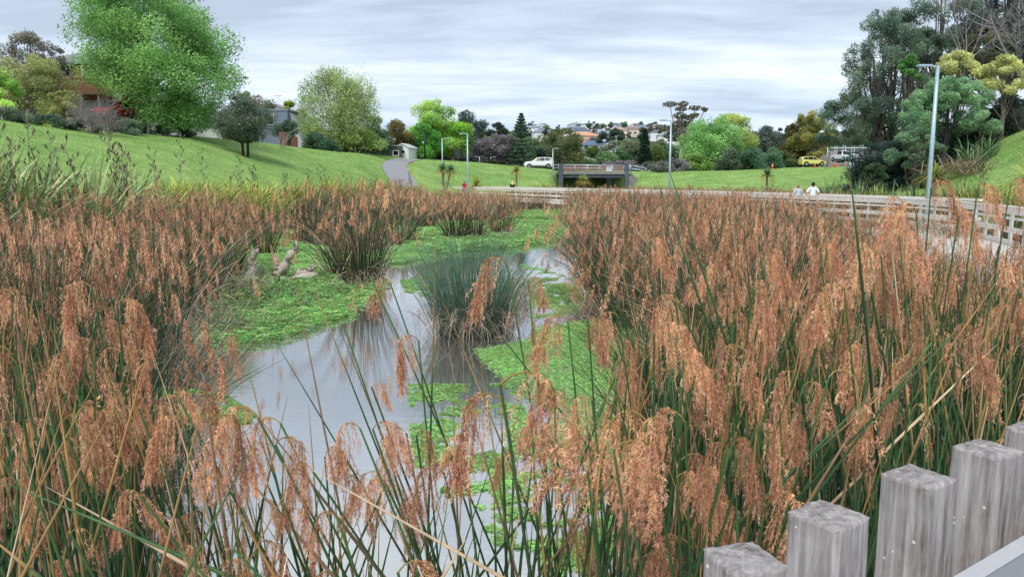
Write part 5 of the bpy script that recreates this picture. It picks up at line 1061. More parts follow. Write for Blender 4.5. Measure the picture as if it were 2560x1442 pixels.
house('steep white A frame gable joined to the blue grey house', 742, 93, 2.6, 5, 1.0, (188, 192, 196), (214, 218, 222), 0, zat(284, 93) - hz(xat(742, 93, 5), 93) - 1.0, 'gable', [], eave=.1)
house('small dark grey shed with two white shutters near the path', 981, 114, 2.9, 3, zat(367, 114) - hz(xat(981, 114, 5), 114), (78, 86, 92), (150, 156, 160), 0, .3, 'flat', [(-1.0, .9, .5, .6), (.75, .6, .8, .7)], eave=.05)
house('white garage with pitched roof beside the dark grey shed', 1017, 116, 2.0, 4, 1.5, (226, 228, 228), (196, 200, 204), -.2, .55, 'gable', [(.2, .9, .5, .5)], eave=.15)
house('cream house with white eaves above the white garage', 1006, 124, 3.4, 5, zat(352, 124) - hz(xat(1006, 124, 5), 124), (208, 204, 190), (188, 190, 190), .1, .5, 'hip', [(.8, zat(360, 124) - hz(xat(1006, 124, 5), 124), .8, .7)])
fence_p = [hit(p, q, 60) for p, q in ((690, 364), (745, 368), (800, 375))]; o = empty('wooden_fence', fence_p[0], 'low dark brown paling fence along the top of the left lawn', 'fence')
a, b = fence_p[0] * 0, fence_p[2] - fence_p[0]; a = a + np.array([0, 1.5, 0]); b = b + np.array([0, 1.5, 0]); m = MB()
for k in range(46): t = k / 45; c = a * (1 - t) + b * t; m.box(c + np.array([0, 0, .75]), (.24, .025, 1.3))
m.build('palings', wall_m((112, 78, 66)), o)
for k in range(5): t = k / 4; m = MB(); m.box(a * (1 - t) + b * t + np.array([0, .09, .4]), (.12, .12, 1.4)); m.build('post', wall_m((112, 78, 66)), o)
c = hit(776, 371, 60); m = MB(); m.box((0, 0, .15), (.14, .14, .7)); m.box((0, 0, .53), (.18, .18, .06)); m.build('white_post', wall_m((236, 236, 236)), None, c, label='short white marker post at the right end of the brown fence', cat='post')
for p in (829, 843):
    o = empty('frame', hit(p, 373, 60) + np.array([0, 1, 0]), 'small pale metal frame gate standing on the crest ' + ('nearer the blue green bush' if p == 829 else 'nearer the tall pale tree'), 'gate'); m = MB()
    for s in (-.18, .18): m.box((s, 0, .3), (.04, .04, .9))
    for zz_ in (.2, .72): m.box((0, 0, zz_), (.32, .04, .04))
    m.build('tubes', M_METAL, o)
house('house roofed in grey among the trees just above the bridge', 1462, 180, 5, 5, 2.6, (110, 114, 118), (176, 182, 188), .2, 1.0, 'hip', [(-1, 1.4, 1, .8)])
HS = [(1357, 480, 12, (236, 240, 244), (120, 134, 150), 'hip', 'white two storey house on the skyline left of the olive tree'), (1436, 600, 16, (232, 236, 238), (110, 124, 140), 'hip', 'white house under a dark roof just right of the olive tree top'), (1452, 520, 12, (236, 232, 222), (92, 104, 118), 'hip', 'white house with dark hipped roof above the orange roof'),
      (1455, 420, 17, (214, 186, 164), (206, 152, 128), 'hip', 'wide house with bright orange tiled roof on the hillside'), (1450, 360, 11, (196, 150, 140), (190, 120, 114), 'hip', 'house with pinkish red roof below the orange one'), (1486, 350, 14, (196, 200, 204), (92, 112, 136), 'hip', 'house with blue grey hipped roof right of the red roof'),
      (1524, 330, 8, (226, 228, 228), (150, 158, 166), 'gable', 'white gabled house in the middle of the hillside'), (1540, 300, 7, (214, 216, 216), (140, 146, 150), 'gable', 'smaller white gabled house beside the middle hillside house'), (1622, 230, 6, (234, 236, 236), (228, 230, 230), 'gable', 'white roofed house tucked behind the small conifer'),
      (1690, 250, 7, (224, 222, 216), (200, 202, 202), 'gable', 'pale house behind the gum tree trunk'), (1668, 420, 12, (220, 222, 222), (150, 160, 168), 'hip', 'pale house at the right end of the hillside'), (1500, 700, 16, (240, 240, 240), (150, 160, 170), 'hip', 'large pale house on the hill crest'), (1470, 760, 14, (232, 234, 236), (130, 140, 152), 'hip', 'white house on the hill crest left of the big pine'),
      (1440, 800, 16, (238, 236, 230), (142, 150, 160), 'hip', 'pale house highest on the hill right of the olive tree'), (1575, 560, 12, (206, 196, 182), (142, 120, 110), 'hip', 'tan house with brown roof right of the big pine'), (1600, 640, 12, (232, 232, 232), (110, 120, 132), 'hip', 'white house with dark roof near the right skyline'), (1640, 700, 13, (236, 236, 234), (160, 166, 172), 'hip', 'pale house near the lamp post on the skyline'),
      (1330, 620, 12, (228, 232, 236), (130, 142, 152), 'hip', 'pale house on the skyline beside the Norfolk pine'), (1545, 520, 10, (236, 228, 214), (176, 150, 130), 'hip', 'cream house below the big pine'), (1510, 450, 12, (226, 228, 230), (120, 128, 140), 'hip', 'pale house right of the orange roof')]
for p, D, w_, wc, rc_, kd, lb in HS: house(lb, p, D, w_, w_ * .6, 5.2 if D > 400 else 3.4, wc, rc_, (p % 7 - 3) * .08, 2.2 if D > 300 else 1.5, kd, [(-w_ * .28, 2.6, w_ * .14, 1.3), (0, 2.6, w_ * .14, 1.3), (w_ * .28, 2.6, w_ * .14, 1.3)], cat='house')
rh_ = np.random.default_rng(9)
for i in range(16):
    D = rh_.uniform(480, 850); p = rh_.uniform(1320, 1720); w_ = rh_.uniform(10, 16)
    house('small pale suburban house scattered on the far hillside', p, D, w_, w_ * .6, 5, [(232, 234, 236), (222, 214, 200), (206, 208, 210)][i % 3], [(120, 130, 142), (150, 120, 106), (160, 166, 172), (96, 108, 120)][i % 4], rh_.normal() * .2, 2.2, 'hip', [(-3, 2.6, 1.5, 1.3), (2, 2.6, 1.5, 1.3)], group='small houses on the far hillside')
# scaffolded house
D = 138; zb = hz(xat(2100, D, 5), D); o = house('pinkish house under repair behind tube scaffolding near the parked cars', 2104, 142, 6.5, 6, zat(372, 140) - zb, (190, 168, 160), (206, 208, 206), 0, .4, 'flat', [(.3, zat(384, 140) - zb, 2.6, 1.0), (-2, 1.2, 1.2, 1.0)], zb)
o = empty('scaffolding', (xat(2104, D, 5), D, zb), 'grey tube scaffolding with cross braces in front of the pinkish house', 'scaffolding'); m = MB(); H = zat(362, D) - zb
for xx in np.linspace(-2.9, 3.1, 5):
    for yy in (0, -1): m.tube([(xx, yy, 0), (xx, yy, H)], .045, 5)
for z_ in np.linspace(.8, H - .3, 4): m.tube([(-2.9, 0, z_), (3.1, 0, z_)], .04, 5); m.tube([(-2.9, -1, z_), (3.1, -1, z_)], .04, 5)
for k, xx in enumerate(np.linspace(-2.9, 1.6, 4)): m.tube([(xx, -1, .8 if k % 2 else H * .8), (xx + 1.5, -1, H * .8 if k % 2 else .8)], .035, 5)
m.build('tubes', M_METAL, o)
m = MB(); m.box((0, 0, 1.1), (2.4, .1, 2.9)); m.build('white_hoarding', wall_m((228, 234, 238)), None, (xat(2140, 128, 5), 128, hz(xat(2140, 128, 5), 128)), label='plain white hoarding panel right of the parked white ute', cat='hoarding')
m = MB(); m.tube([(0, 0, -.2), (0, 0, zat(366, 128) - zat(415, 128))], .07, 8); m.build('pole', M_METAL, None, (xat(2067, 128, 5), 128, zat(415, 128)), label='thin white pole at the left corner of the scaffolded house', cat='pole')

# ---------------------------------------------------------------- bridge
D = 110.8
def bp(px, py, d=D): return P(px, py, d)
B0 = np.array([xat(1480, D, 4), D, hz(xat(1480, D, 4), D)])
o = empty('road_bridge', B0, 'low concrete road bridge with metal railings over the end of the marsh', 'bridge')
M_CONC = cmat('dark_concrete', (86, 92, 100), rough=.85, var=.25, nscale=1.2, k=.8); M_CONC2 = cmat('mid_concrete', (128, 130, 130), rough=.85, var=.3, nscale=1.2, k=.8)
X = lambda p, d=D: xat(p, d, 4)
zt, zm, zl = zat(429, D), zat(436, D), zat(444, D)
m = MB(); m.box(((X(1396) + X(1578)) / 2, D + 6.4, (zt + zm) / 2), (X(1578) - X(1396), 13.2, zt - zm)); m.V[-1] = m.V[-1] - B0; m.build('deck', M_CONC2, o)
m = MB(); m.box(((X(1398) + X(1562)) / 2, D + .4, (zm + zl) / 2 - .02), (X(1562) - X(1398), .7, zm - zl)); m.V[-1] = m.V[-1] - B0; m.build('beam', M_CONC, o)
for p, w_ in ((1402, 11), (1566, 8)): m = MB(); m.box((X(p), D + .1, (zat(409, D) + zat(466, D)) / 2), (w_ * D / F, .8, zat(409, D) - zat(466, D))); m.V[-1] = m.V[-1] - B0; m.build('pillar', M_CONC, o)
m = MB(); m.box((X(1527), D + 6, (zl + zat(475, D)) / 2), (X(1534) - X(1521), 8, zl - zat(475, D))); m.box((X(1550), D + 8, (zl + zat(475, D)) / 2), (X(1566) - X(1534), 1.0, zl - zat(475, D)))
for v in m.V: v -= B0
m.build('abutment', M_CONC, o)
m = MB(); V = [bp(1570, 429), bp(1576, 429), bp(1606, 462), bp(1570, 475)]; V = [v - B0 for v in V] + [v - B0 + np.array([0, .6, 0]) for v in V]; m.add(V, [[0, 3, 2, 1], [4, 5, 6, 7], [0, 1, 5, 4], [1, 2, 6, 5], [2, 3, 7, 6], [3, 0, 4, 7]]); m.build('wing_wall', M_CONC2, o)
def tb(name, pl, r, d=D, mat=M_METAL):
    m = MB()
    for a_, b_ in pl: m.tube([bp(a_[0], a_[1], d) - B0, bp(b_[0], b_[1], d) - B0], r, 6)
    return m.build(name, mat, o)
tb('upper_rail', [((1409, 412), (1560, 414))], .07); tb('lower_rail', [((1409, 420), (1560, 421.5))], .04)
for p in (1409, 1437, 1468, 1500, 1531, 1560): tb('rail_post', [((p, 412 + (p - 1409) * .013), (p, 429))], .055)
tb('end_rail', [((1384, 414), (1398, 411)), ((1384, 421), (1398, 419)), ((1384, 414), (1384, 427)), ((1396, 410), (1396, 428))], .05)
tb('end_rail', [((1576, 413), (1615, 421)), ((1576, 421), (1615, 428)), ((1615, 421), (1615, 429)), ((1576, 412), (1576, 430)), ((1573, 412), (1573, 430))], .06)
m = MB(); rr0 = np.random.default_rng(2); dd = 121.5
for k in range(40):
    x0 = X(1406, dd) + (X(1562, dd) - X(1406, dd)) * k / 40; m.box((x0 + .12, dd + (k % 2) * .06, (zat(412.5, dd) + zat(430, dd)) / 2), ((X(1562, dd) - X(1406, dd)) / 40 * .96, .1, zat(412.5, dd) - zat(430, dd)), lin(140, 104, 98, .9) * rr0.uniform(.75, 1.15))
for v in m.V: v -= B0
m.build('far_parapet', M_ATT, o, label='rusty red panelled parapet on the far side')
m = MB(); c = bp(1524, 423.5, D + .25) - B0; m.box(c, (.95, .05, .85)); m.build('white_panel', wall_m((232, 228, 230)), o)
# small dark information sign
c = hit(1143, 404, 70); o = empty('notice_board', c, 'dark notice board on two thin legs on the lawn left of the purple trees', 'notice board'); m = MB(); m.box((0, 0, 1.25), (.78, .06, 1.0)); m.build('board', wall_m((58, 66, 76)), o)
for s in (-.3, .3): m = MB(); m.box((s, 0.05, .35), (.06, .06, 1.1)); m.build('leg', wall_m((58, 66, 76)), o)

# ---------------------------------------------------------------- vehicles
def wheel(o, x, y, r=.33, rim=(190, 194, 198)):
    wo = empty('wheel', (x, y, r)); wo.parent = o
    s = 1 if y > 0 else -1
    q = np.linspace(0, 2 * PI, 19)[:-1]; m = MB(); ring = [(r * .62, .11), (r * .95, .11), (r, .07), (r, -.07), (r * .95, -.11)]
    V = np.array([[rr * math.cos(a), s * yy, rr * math.sin(a)] for rr, yy in ring for a in q]); idx = np.arange(len(V)).reshape(5, 18)
    m.add(V, np.stack([idx[:-1], np.roll(idx, -1, 1)[:-1], np.roll(idx, -1, 1)[1:], idx[1:]], -1).reshape(-1, 4)); m.build('tyre', M_TYRE, wo)
    m = MB(); m.tube([(0, s * .06, 0), (0, s * .085, 0)], r * .62, 18, (.1, .1, .1))
    for k in range(5): a = k * 2 * PI / 5; m.beam((0, s * .095, 0), (math.cos(a) * r * .6, s * .095, math.sin(a) * r * .6), .05, .07, lin(*rim))
    m.build('rim', M_ATT, wo)
def car(label, px, D, L_, Wd, H, paint, rz, style='suv', z=None, name='car', cat='car', dz=0.0, tilt=0.0):
    x = xat(px, D, 4.5); zb = (hz(x, D) + .14 if z is None else z) + dz; o = empty(name, (x, D, zb), label, cat, None, rz); o.rotation_euler = (tilt, 0, rz)
    h = H; hw = Wd / 2
    if style == 'suv': S = [(-.5, .40, .60, .60, .80), (-.485, .22, .78, .78, .92), (-.40, .2, .90, .90, 1), (-.27, .2, .95, .95, 1), (-.22, .2, .95, .97, 1), (-.08, .2, .94, 1.40, 1), (.0, .2, .94, 1.47, 1), (.2, .2, .96, 1.50, 1), (.36, .2, .99, 1.46, 1), (.42, .22, 1.04, 1.40, .98), (.485, .24, .97, 1.02, .93), (.5, .38, .70, .72, .85)]
    elif style == 'hatch': S = [(-.5, .38, .58, .58, .78), (-.48, .2, .68, .68, .92), (-.38, .18, .80, .80, 1), (-.25, .18, .88, .90, 1), (-.08, .18, .92, 1.42, 1), (.02, .18, .93, 1.49, 1), (.25, .18, .96, 1.50, 1), (.38, .18, .98, 1.42, 1), (.455, .2, .99, 1.20, .96), (.485, .24, .96, 1.0, .93), (.5, .4, .7, .72, .86)]
    else: S = [(-.5, .4, .6, .6, .8), (-.48, .24, .85, .86, .94), (-.36, .24, .95, .96, 1), (-.22, .24, 1.0, 1.02, 1), (-.1, .24, 1.02, 1.62, 1), (.0, .24, 1.02, 1.7, 1), (.12, .24, 1.02, 1.68, 1), (.15, .24, 1.02, 1.04, 1), (.45, .24, 1.02, 1.04, .98), (.5, .3, .95, .96, .94)]
    k = h / max(s[3] for s in S); V = []
    for s in S:
        xx = s[0] * L_; lo_, be, ro, ww = s[1] * k, s[2] * k, s[3] * k, s[4] * hw
        tw = ww * (1 - .26 * (ro - be) / (.55 * k))
        pr = [(-ww * .93, lo_), (-ww, lo_ + (be - lo_) * .4), (-ww * .97, be), (-tw * .97, ro - .04 * k if ro > be + .1 else ro - .005), (-tw * .86, ro), (tw * .86, ro), (tw * .97, ro - .04 * k if ro > be + .1 else ro - .005), (ww * .97, be), (ww, lo_ + (be - lo_) * .4), (ww * .93, lo_)]
        V += [(xx, a_, b_) for a_, b_ in pr]
    n = len(S); idx = np.arange(n * 10).reshape(n, 10); m = MB(); f = np.stack([idx[:-1], np.roll(idx, -1, 1)[:-1], np.roll(idx, -1, 1)[1:], idx[1:]], -1).reshape(-1, 4); m.add(V, f, (1, 1, 1), 0, False); m.add(V, [idx[0][::-1].tolist(), idx[-1].tolist()])
    m.build('body', solid('car_paint', lin(*paint, .95), .25, .1, var=.02, spec=.6), o)
    cab = [s for s in S if s[3] > s[2] + .2]; pre = S[S.index(cab[0]) - 1]; post = S[min(S.index(cab[-1]) + 1, n - 1)]
    g = MB()
    def sec(s, up):  # side window points
        be, ro = s[2] * k, s[3] * k; ww = s[4] * hw; tw = ww * (1 - .26 * (ro - be) / (.55 * k)); f_ = up
        return (s[0] * L_, ww * .97 * (1 - f_) + tw * .97 * f_ + .032, (be + .03) * (1 - f_) + (ro - .05 * k) * f_)
    for a_, b_ in zip(cab[:-1], cab[1:]):
        for sg in (-1, 1):
            q = [sec(a_, .05), sec(b_, .05), sec(b_, .97), sec(a_, .97)]; g.add([(p_[0] + (0.03 if i_ in (0, 3) else -.03), sg * p_[1], p_[2]) for i_, p_ in enumerate(q)], [[0, 1, 2, 3]])
    for sg in (-1, 1):
        a0, a1, a2 = sec(cab[0], .05), sec(cab[0], .9), (pre[0] * L_ * .55 + cab[0][0] * L_ * .45, hw * .97 + .012, cab[0][2] * k + .02); g.add([(a2[0], sg * a2[1], a2[2]), (a0[0], sg * a0[1], a0[2]), (a1[0], sg * a1[1], a1[2])], [[0, 1, 2]])
    g.build('side_windows', M_GLASS, o)
    for sg in (-1, 1):
        m = MB(); m.box((0, sg * (hw * .955), .27 * k), (L_ * .5, .10, .16)); m.build('sill', M_TYRE, o)
    def glass(s0, s1, name_):
        m = MB(); dx_ = -.012 if s0[0] < 0 else .012; z0_, z1_ = s0[3] * k + .03, s1[3] * k - .04 * k; w0, w1 = s0[4] * hw * .82, s1[4] * hw * .70
        t0 = .06; xs = [s0[0] * L_ * (1 - t0) + s1[0] * L_ * t0 + dx_ * 2, s1[0] * L_ * .92 + s0[0] * L_ * .08 + dx_ * 2]; m.add([(xs[0], -w0, z0_ + .02), (xs[0], w0, z0_ + .02), (xs[1], w1, z1_ + .02), (xs[1], -w1, z1_ + .02)], [[0, 1, 2, 3]]); m.build(name_, M_GLASS, o)
    glass(pre, cab[0], 'windscreen'); glass(post, cab[-1], 'rear_window')
    for sg in (-1, 1):
        m = MB(); m.box((-L_ * .478, sg * hw * .74, .62 * k), (.12, hw * .34, .13)); m.build('headlight', wall_m((225, 230, 235)), o)
        m = MB(); m.box((L_ * .482, sg * hw * .78, .80 * k), (.12, hw * .26, .2)); m.build('tail_light', wall_m((150, 30, 26)), o)
    for xx in (-.32, .31):
        for sg in (-1, 1):
            m = MB(); m.tube([(xx * L_, sg * (hw - .16), .34), (xx * L_, sg * (hw + .006), .34)], .39, 16, (.02, .02, .02)); m.build('wheel_arch', M_TYRE, o); wheel(o, xx * L_, sg * (hw - .06), .33)
    return o
car('white SUV with dark windows driving left just before the bridge', 1347, 123.5, 4.7, 1.85, 1.70, (232, 234, 238), 0.0, 'suv', dz=.05)
car('bright yellow hatchback parked side on beside the scaffolded house', 2029, 122, 3.9, 1.7, 1.5, (216, 214, 120), PI * .03 + 0, 'hatch', dz=.1).rotation_euler = (0, 0, PI)
bpy.data.objects['car.001'].rotation_euler = (0, 0, PI + .05)
car('black low car half hidden by the lawn crest, left of the yellow hatchback', 1984, 125, 3.2, 1.7, 1.35, (34, 44, 44), .4, 'hatch', dz=-.3)
car('white ute parked nose up on the slope beside the scaffolding', 2106, 126, 4.8, 1.85, 1.75, (226, 236, 244), PI / 2 + .15, 'ute', dz=.9, tilt=.10)
car('red car parked under the raised timber deck', 295, 61, 3.9, 1.6, 1.4, (206, 44, 48), PI / 2 - .12, 'hatch', z=zat(300, 61))
car('white car showing only its roof above the lawn crest below the pale tree', 882, 96.5, 4.3, 1.75, 1.45, (236, 236, 236), .1, 'hatch', z=zat(373, 96.5) - 1.45)
for (p, dd, s, lb) in ((1931, 119, 1.0, 'orange traffic cone alone at the edge of the middle right lawn'), (2037, 118, .7, 'orange traffic cone beside the front of the yellow hatchback'), (2089, 118, .9, 'orange traffic cone in front of the white ute')):
    x = xat(p, dd, 4.5); o = empty('traffic_cone', (x, dd, hz(x, dd) + .05), lb, 'traffic cone', None); m = MB(); m.tube([(0, 0, .03), (0, 0, .8 * s)], [.2 * s, .04], 14, lin(238, 96, 52, 1)); m.build('cone', M_ATT, o)
    m = MB(); m.box((0, 0, .02), (.5 * s, .5 * s, .05), lin(226, 86, 46, 1)); m.build('base', M_ATT, o); m = MB(); m.tube([(0, 0, .42 * s), (0, 0, .56 * s)], [.118 * s, .092 * s], 14, (.8, .8, .8)); m.build('reflective_band', M_ATT, o)

# ---------------------------------------------------------------- people
def skin_mesh(name, verts, edges, rad, mat, parent, root=0, sub=1):
    me = bpy.data.meshes.new(name); me.from_pydata([tuple(v) for v in verts], edges, []); me.materials.append(mat)
    o = link(name, me, parent); o.modifiers.new('s', 'SKIN'); sv = me.skin_vertices
    if not sv: me.attributes  # created by the modifier on first use
    return o, me
def body_grow(name, chains, mat, parent, sub=2):
    """chains of (points, radii) welded into one continuous skinned surface"""
    verts, edges, rads, key = [], [], [], {}
    for pts_, rs in chains:
        last = None
        for p_, r_ in zip(pts_, rs):
            kk = tuple(round(c_, 3) for c_ in p_)
            if kk not in key: key[kk] = len(verts); verts.append(p_); rads.append(r_)
            i_ = key[kk]
            if last is not None and last != i_: edges.append((last, i_))
            last = i_
    me = bpy.data.meshes.new(name); me.from_pydata([tuple(v) for v in verts], edges, []); me.materials.append(mat)
    o = link(name, me, parent); bpy.context.view_layer.objects.active = o
    o.modifiers.new('skin', 'SKIN')
    if len(me.skin_vertices) == 0:
        with bpy.context.temp_override(object=o, active_object=o): bpy.ops.mesh.customdata_skin_add()
    for i_, r_ in enumerate(rads): me.skin_vertices[0].data[i_].radius = (r_ if np.ndim(r_) == 0 else r_[0], r_ if np.ndim(r_) == 0 else r_[1])
    me.skin_vertices[0].data[0].use_root = True
    s_ = o.modifiers.new('sub', 'SUBSURF'); s_.levels = sub; s_.render_levels = sub
    for p_ in me.polygons: p_.use_smooth = True
    return o
M_SKIN = cmat('skin', (196, 146, 120), rough=.6, var=.05)
def person(label, px, D, H, shirt, trousers, hair, rz=0.0, z=DZ, hat=None, longhair=False, lean=0.0, elbows=.12, short=True):
    x = xat(px, D, 2); o = empty('person', (x, D, z), label, 'person', None, rz); k = H / 1.72
    def v(a, b, c_): return (a * k, b * k + lean * max(c_ - .95, 0) * k, c_ * k)
    pel = v(0, 0, .95); ch = v(0, 0, 1.28); nk = v(0, 0, 1.47)
    ar = lambda s: ([nk, v(s * .17, 0, 1.42), v(s * (.21 + elbows * .3), -.02, 1.16), v(s * .20, .20, 1.02), v(s * .19, .28, 1.02)], [.055 * k, .058 * k, .043 * k, .032 * k, .03 * k])
    lg = lambda s: ([pel, v(s * .09, 0, .88), v(s * .10, .01, .48), v(s * .10, -.02, .09), v(s * .105, .12, .045)], [.12 * k, .085 * k, .058 * k, .042 * k, .035 * k])
    body_grow('body', [([pel, ch, nk, v(0, 0, 1.53), v(0, .01, 1.62)], [.12 * k, (.13 * k, .10 * k), .055 * k, .05 * k, .085 * k]), ar(-1), ar(1), lg(-1), lg(1)], M_SKIN, o)
    # hands: palm and five fingers holding the rail
    for s in (-1, 1):
        for j, (dx_, ln) in enumerate(((-.03, .07), (-.01, .085), (.01, .09), (.03, .08), (s * -.045, .05))):
            m = MB(); b_ = np.array(v(s * .19, .28, 1.02)); m.tube([b_ + (dx_ * k, 0, .0), b_ + (dx_ * k, ln * .6, .012), b_ + (dx_ * k, ln, -.02)], [.010, .009, .007], 6); m.build('finger', M_SKIN, o) if False else None
    mm = cmat('shirt_cloth', shirt, rough=.9, var=.06, nscale=6); e = 1.22 if short else 1.0
    A_ = lambda s: ([nk, v(s * .17, 0, 1.42), v(s * (.20 + elbows * .26), -.02, 1.20)] + ([] if short else [v(s * .20, .18, 1.03)]), [.075 * k, .08 * k, .068 * k] + ([] if short else [.045 * k]))
    body_grow('shirt', [([v(0, 0, .88), v(0, 0, 1.05), ch, nk], [(.165 * k, .125 * k), (.16 * k, .12 * k), (.165 * k, .125 * k), .08 * k]), A_(-1), A_(1)], mm, o)
    tm = cmat('trouser_cloth', trousers, rough=.9, var=.06, nscale=6)
    T_ = lambda s: ([v(0, 0, .93), v(s * .09, 0, .86), v(s * .10, .01, .48), v(s * .10, -.02, .12)], [.14 * k, .105 * k, .078 * k, .065 * k])
    body_grow('trousers', [T_(-1), T_(1)], tm, o)
    hm = cmat('hair', hair, rough=.7, var=.2, nscale=20); m = MB(); n = 10
    la = np.linspace(0, PI * (.62 if not hat else .5), 8); lo2 = np.linspace(0, 2 * PI, 17)[:-1]
    V = np.array([[.098 * math.sin(a) * math.cos(b), .112 * math.sin(a) * math.sin(b) - .012, 1.625 + .128 * math.cos(a) - (.0)] for a in la for b in lo2]) * k; V[:, 1] += lean * .65 * k
    idx = np.arange(len(V)).reshape(8, 16); f = np.stack([idx[:-1], np.roll(idx, -1, 1)[:-1], np.roll(idx, -1, 1)[1:], idx[1:]], -1).reshape(-1, 4); m.add(V, f, (1, 1, 1), 0, True)
    if longhair: m.tubes(np.array([[np.array(v(dx_, -.07, 1.66)), np.array(v(dx_ * 1.2, -.11, 1.52)), np.array(v(dx_ * 1.1, -.12, 1.38))] for dx_ in (-.06, -.03, 0, .03, .06)]), np.tile([.04 * k, .045 * k, .02 * k], (5, 1)), 7)
    m.build('hair', hm, o)
    if hat:
        hmat = cmat('hat_cloth', hat, rough=.9); m = MB(); V2 = V.copy(); V2[:, :2] *= 1.1; V2[:, 2] += .02 * k; m.add(V2[:96], f[:80], (1, 1, 1), 0, True); a = np.linspace(0, 2 * PI, 21)[:-1]
        zb_ = 1.665 * k; ring = np.array([[r_ * math.cos(t), r_ * math.sin(t) + lean * .65 * k, zb_ - (r_ - .1) * .3] for r_ in (.10 * k, .16 * k) for t in a]); ix = np.arange(40).reshape(2, 20); m.add(ring, np.stack([ix[0], np.roll(ix[0], -1), np.roll(ix[1], -1), ix[1]], -1)); m.build('hat', hmat, o)
    for s in (-1, 1):
        m = MB(); c_ = v(s * .105, .05, .04); m.box(c_, (.09 * k, .26 * k, .08 * k), lin(70, 70, 74)); m.build('shoe', M_ATT, o)
person('person in a red top and bright blue cap on the boardwalk', 1161, 85.5, 1.66, (214, 40, 62), (190, 184, 190), (60, 40, 30), 0, hat=(40, 170, 214))
person('person with long blonde hair in black clothes leaning on the rail', 1281, 78, 1.64, (30, 32, 38), (26, 28, 34), (226, 206, 150), 0, longhair=True, lean=.12, short=False)
person('person in a grey white shirt and tan bucket hat', 1995, 40.5, 1.56, (196, 202, 206), (90, 92, 100), (90, 70, 50), .1, hat=(180, 160, 116), elbows=.2)
person('dark haired person in a plain white T shirt seen from behind on the boardwalk', 2032, 39.2, 1.66, (232, 238, 242), (70, 76, 90), (24, 22, 24), -.05, elbows=.45)

# ---------------------------------------------------------------- foreground posts and metal edge
def post(px, py, s, rz, label, dz=0.0):
    c = W(px, py, 2.05 + dz); n = 12; nz_ = 40; H = 2.45; m = MB(); r = np.random.default_rng(int(px)); V = []
    q = np.linspace(-1, 1, n); per = [(a, -1) for a in q[:-1]] + [(1, a) for a in q[:-1]] + [(-a, 1) for a in q[:-1]] + [(-1, -a) for a in q[:-1]]; k = len(per); zs = np.r_[np.linspace(-H, -.3, 12), np.linspace(-.28, -.008, nz_ - 12)]
    def off(a, b, z): return mnoise.noise((a * 3 + px, b * 3, z * 2.2)) * .0035 + mnoise.noise((a * 11 + px, b * 11, z * 4)) * .002
    for z in zs:
        for a, b in per:
            rr = 1 - .06 * max(abs(a * b) - .75, 0) / .25; e_ = off(a, b, z); V.append((a * (s / 2 * rr + e_), b * (s / 2 * rr + e_), z))
    for ring in (.965, .8, .55, .28):
        for a, b in per:
            tz = 0.0 + (mnoise.noise((a * ring * 2 + px, b * ring * 2, 3)) * .003 + mnoise.noise((a * ring * 7 + px, b * ring * 7, 5)) * .0018) + (.0 if ring < .9 else -.004); V.append((a * s / 2 * ring, b * s / 2 * ring, tz))
    V.append((0, 0, 0)); R_ = len(zs) + 4; idx = np.arange(R_ * k).reshape(R_, k); f = np.stack([idx[:-1], np.roll(idx, -1, 1)[:-1], np.roll(idx, -1, 1)[1:], idx[1:]], -1).reshape(-1, 4); m.add(V, f); l = idx[-1]
    m.Fs.append((np.stack([l, np.roll(l, -1), np.full(k, R_ * k)], -1), 0, False)); o = m.build('wooden_post', M_POST, None, (c[0], c[1], c[2]), label=label, cat='post', group='square grey wooden posts in the front right corner'); o.rotation_euler = (0, 0, rz); return c
yaw = math.radians(35)
c0 = post(1862, 1388, .092, yaw - .30, 'lowest square grey wooden post at the bottom of the photo, top pale and split', -.01)
post(2071, 1280, .096, yaw + .02, 'square grey wooden post second from the left, its corner turned to the viewer'); post(2296, 1185, .097, yaw - .05, 'square grey wooden post in the middle of the row, with pale chipped top'); c3 = post(2470, 1117, .098, yaw - .10, 'square grey wooden post right of the middle one, speckled with lichen'); post(2592, 1068, .097, yaw, 'square grey wooden post cut by the right edge of the photo')
a = W(2374, 1446, 1.93); b = W(2560, 1337, 1.93); t = (b - a) / np.linalg.norm(b - a); perp = np.array([t[1], -t[0], 0.]); A0 = a - t * .5; A1 = b + t * .6
o = empty('metal_panel', (a + b) / 2, 'smooth grey metal sign panel with a pale lighter edge in the bottom right corner', 'panel'); O_ = (a + b) / 2
sl = perp * .30 + np.array([0, 0, -.16]); nn_ = np.cross(t, sl); nn_ /= np.linalg.norm(nn_); nn_ *= -1 if nn_[2] < 0 else 1
m = MB(); e1 = perp * .026 + np.array([0, 0, -.006]); V = [A0 - O_, A1 - O_, A1 + e1 - O_, A0 + e1 - O_]; V = V + [v - nn_ * .03 for v in V]; m.add(V, [[0, 3, 2, 1], [4, 5, 6, 7], [0, 1, 5, 4], [1, 2, 6, 5], [2, 3, 7, 6], [3, 0, 4, 7]]); m.build('edge_strip', solid('brushed_aluminium', lin(196, 196, 198), .4, .3, var=.06, nscale=30), o)
m = MB(); A0, A1 = A0 + e1 - nn_ * .003, A1 + e1 - nn_ * .003; V = [A0 - O_, A1 - O_, A1 + sl - O_, A0 + sl - O_]; V = V + [v - nn_ * .02 for v in V]; m.add(V, [[0, 3, 2, 1], [4, 5, 6, 7], [0, 1, 5, 4], [1, 2, 6, 5], [2, 3, 7, 6], [3, 0, 4, 7]]); m.build('plate', solid('grey_plate', lin(138, 140, 142), .45, .2, var=.05, nscale=20), o)
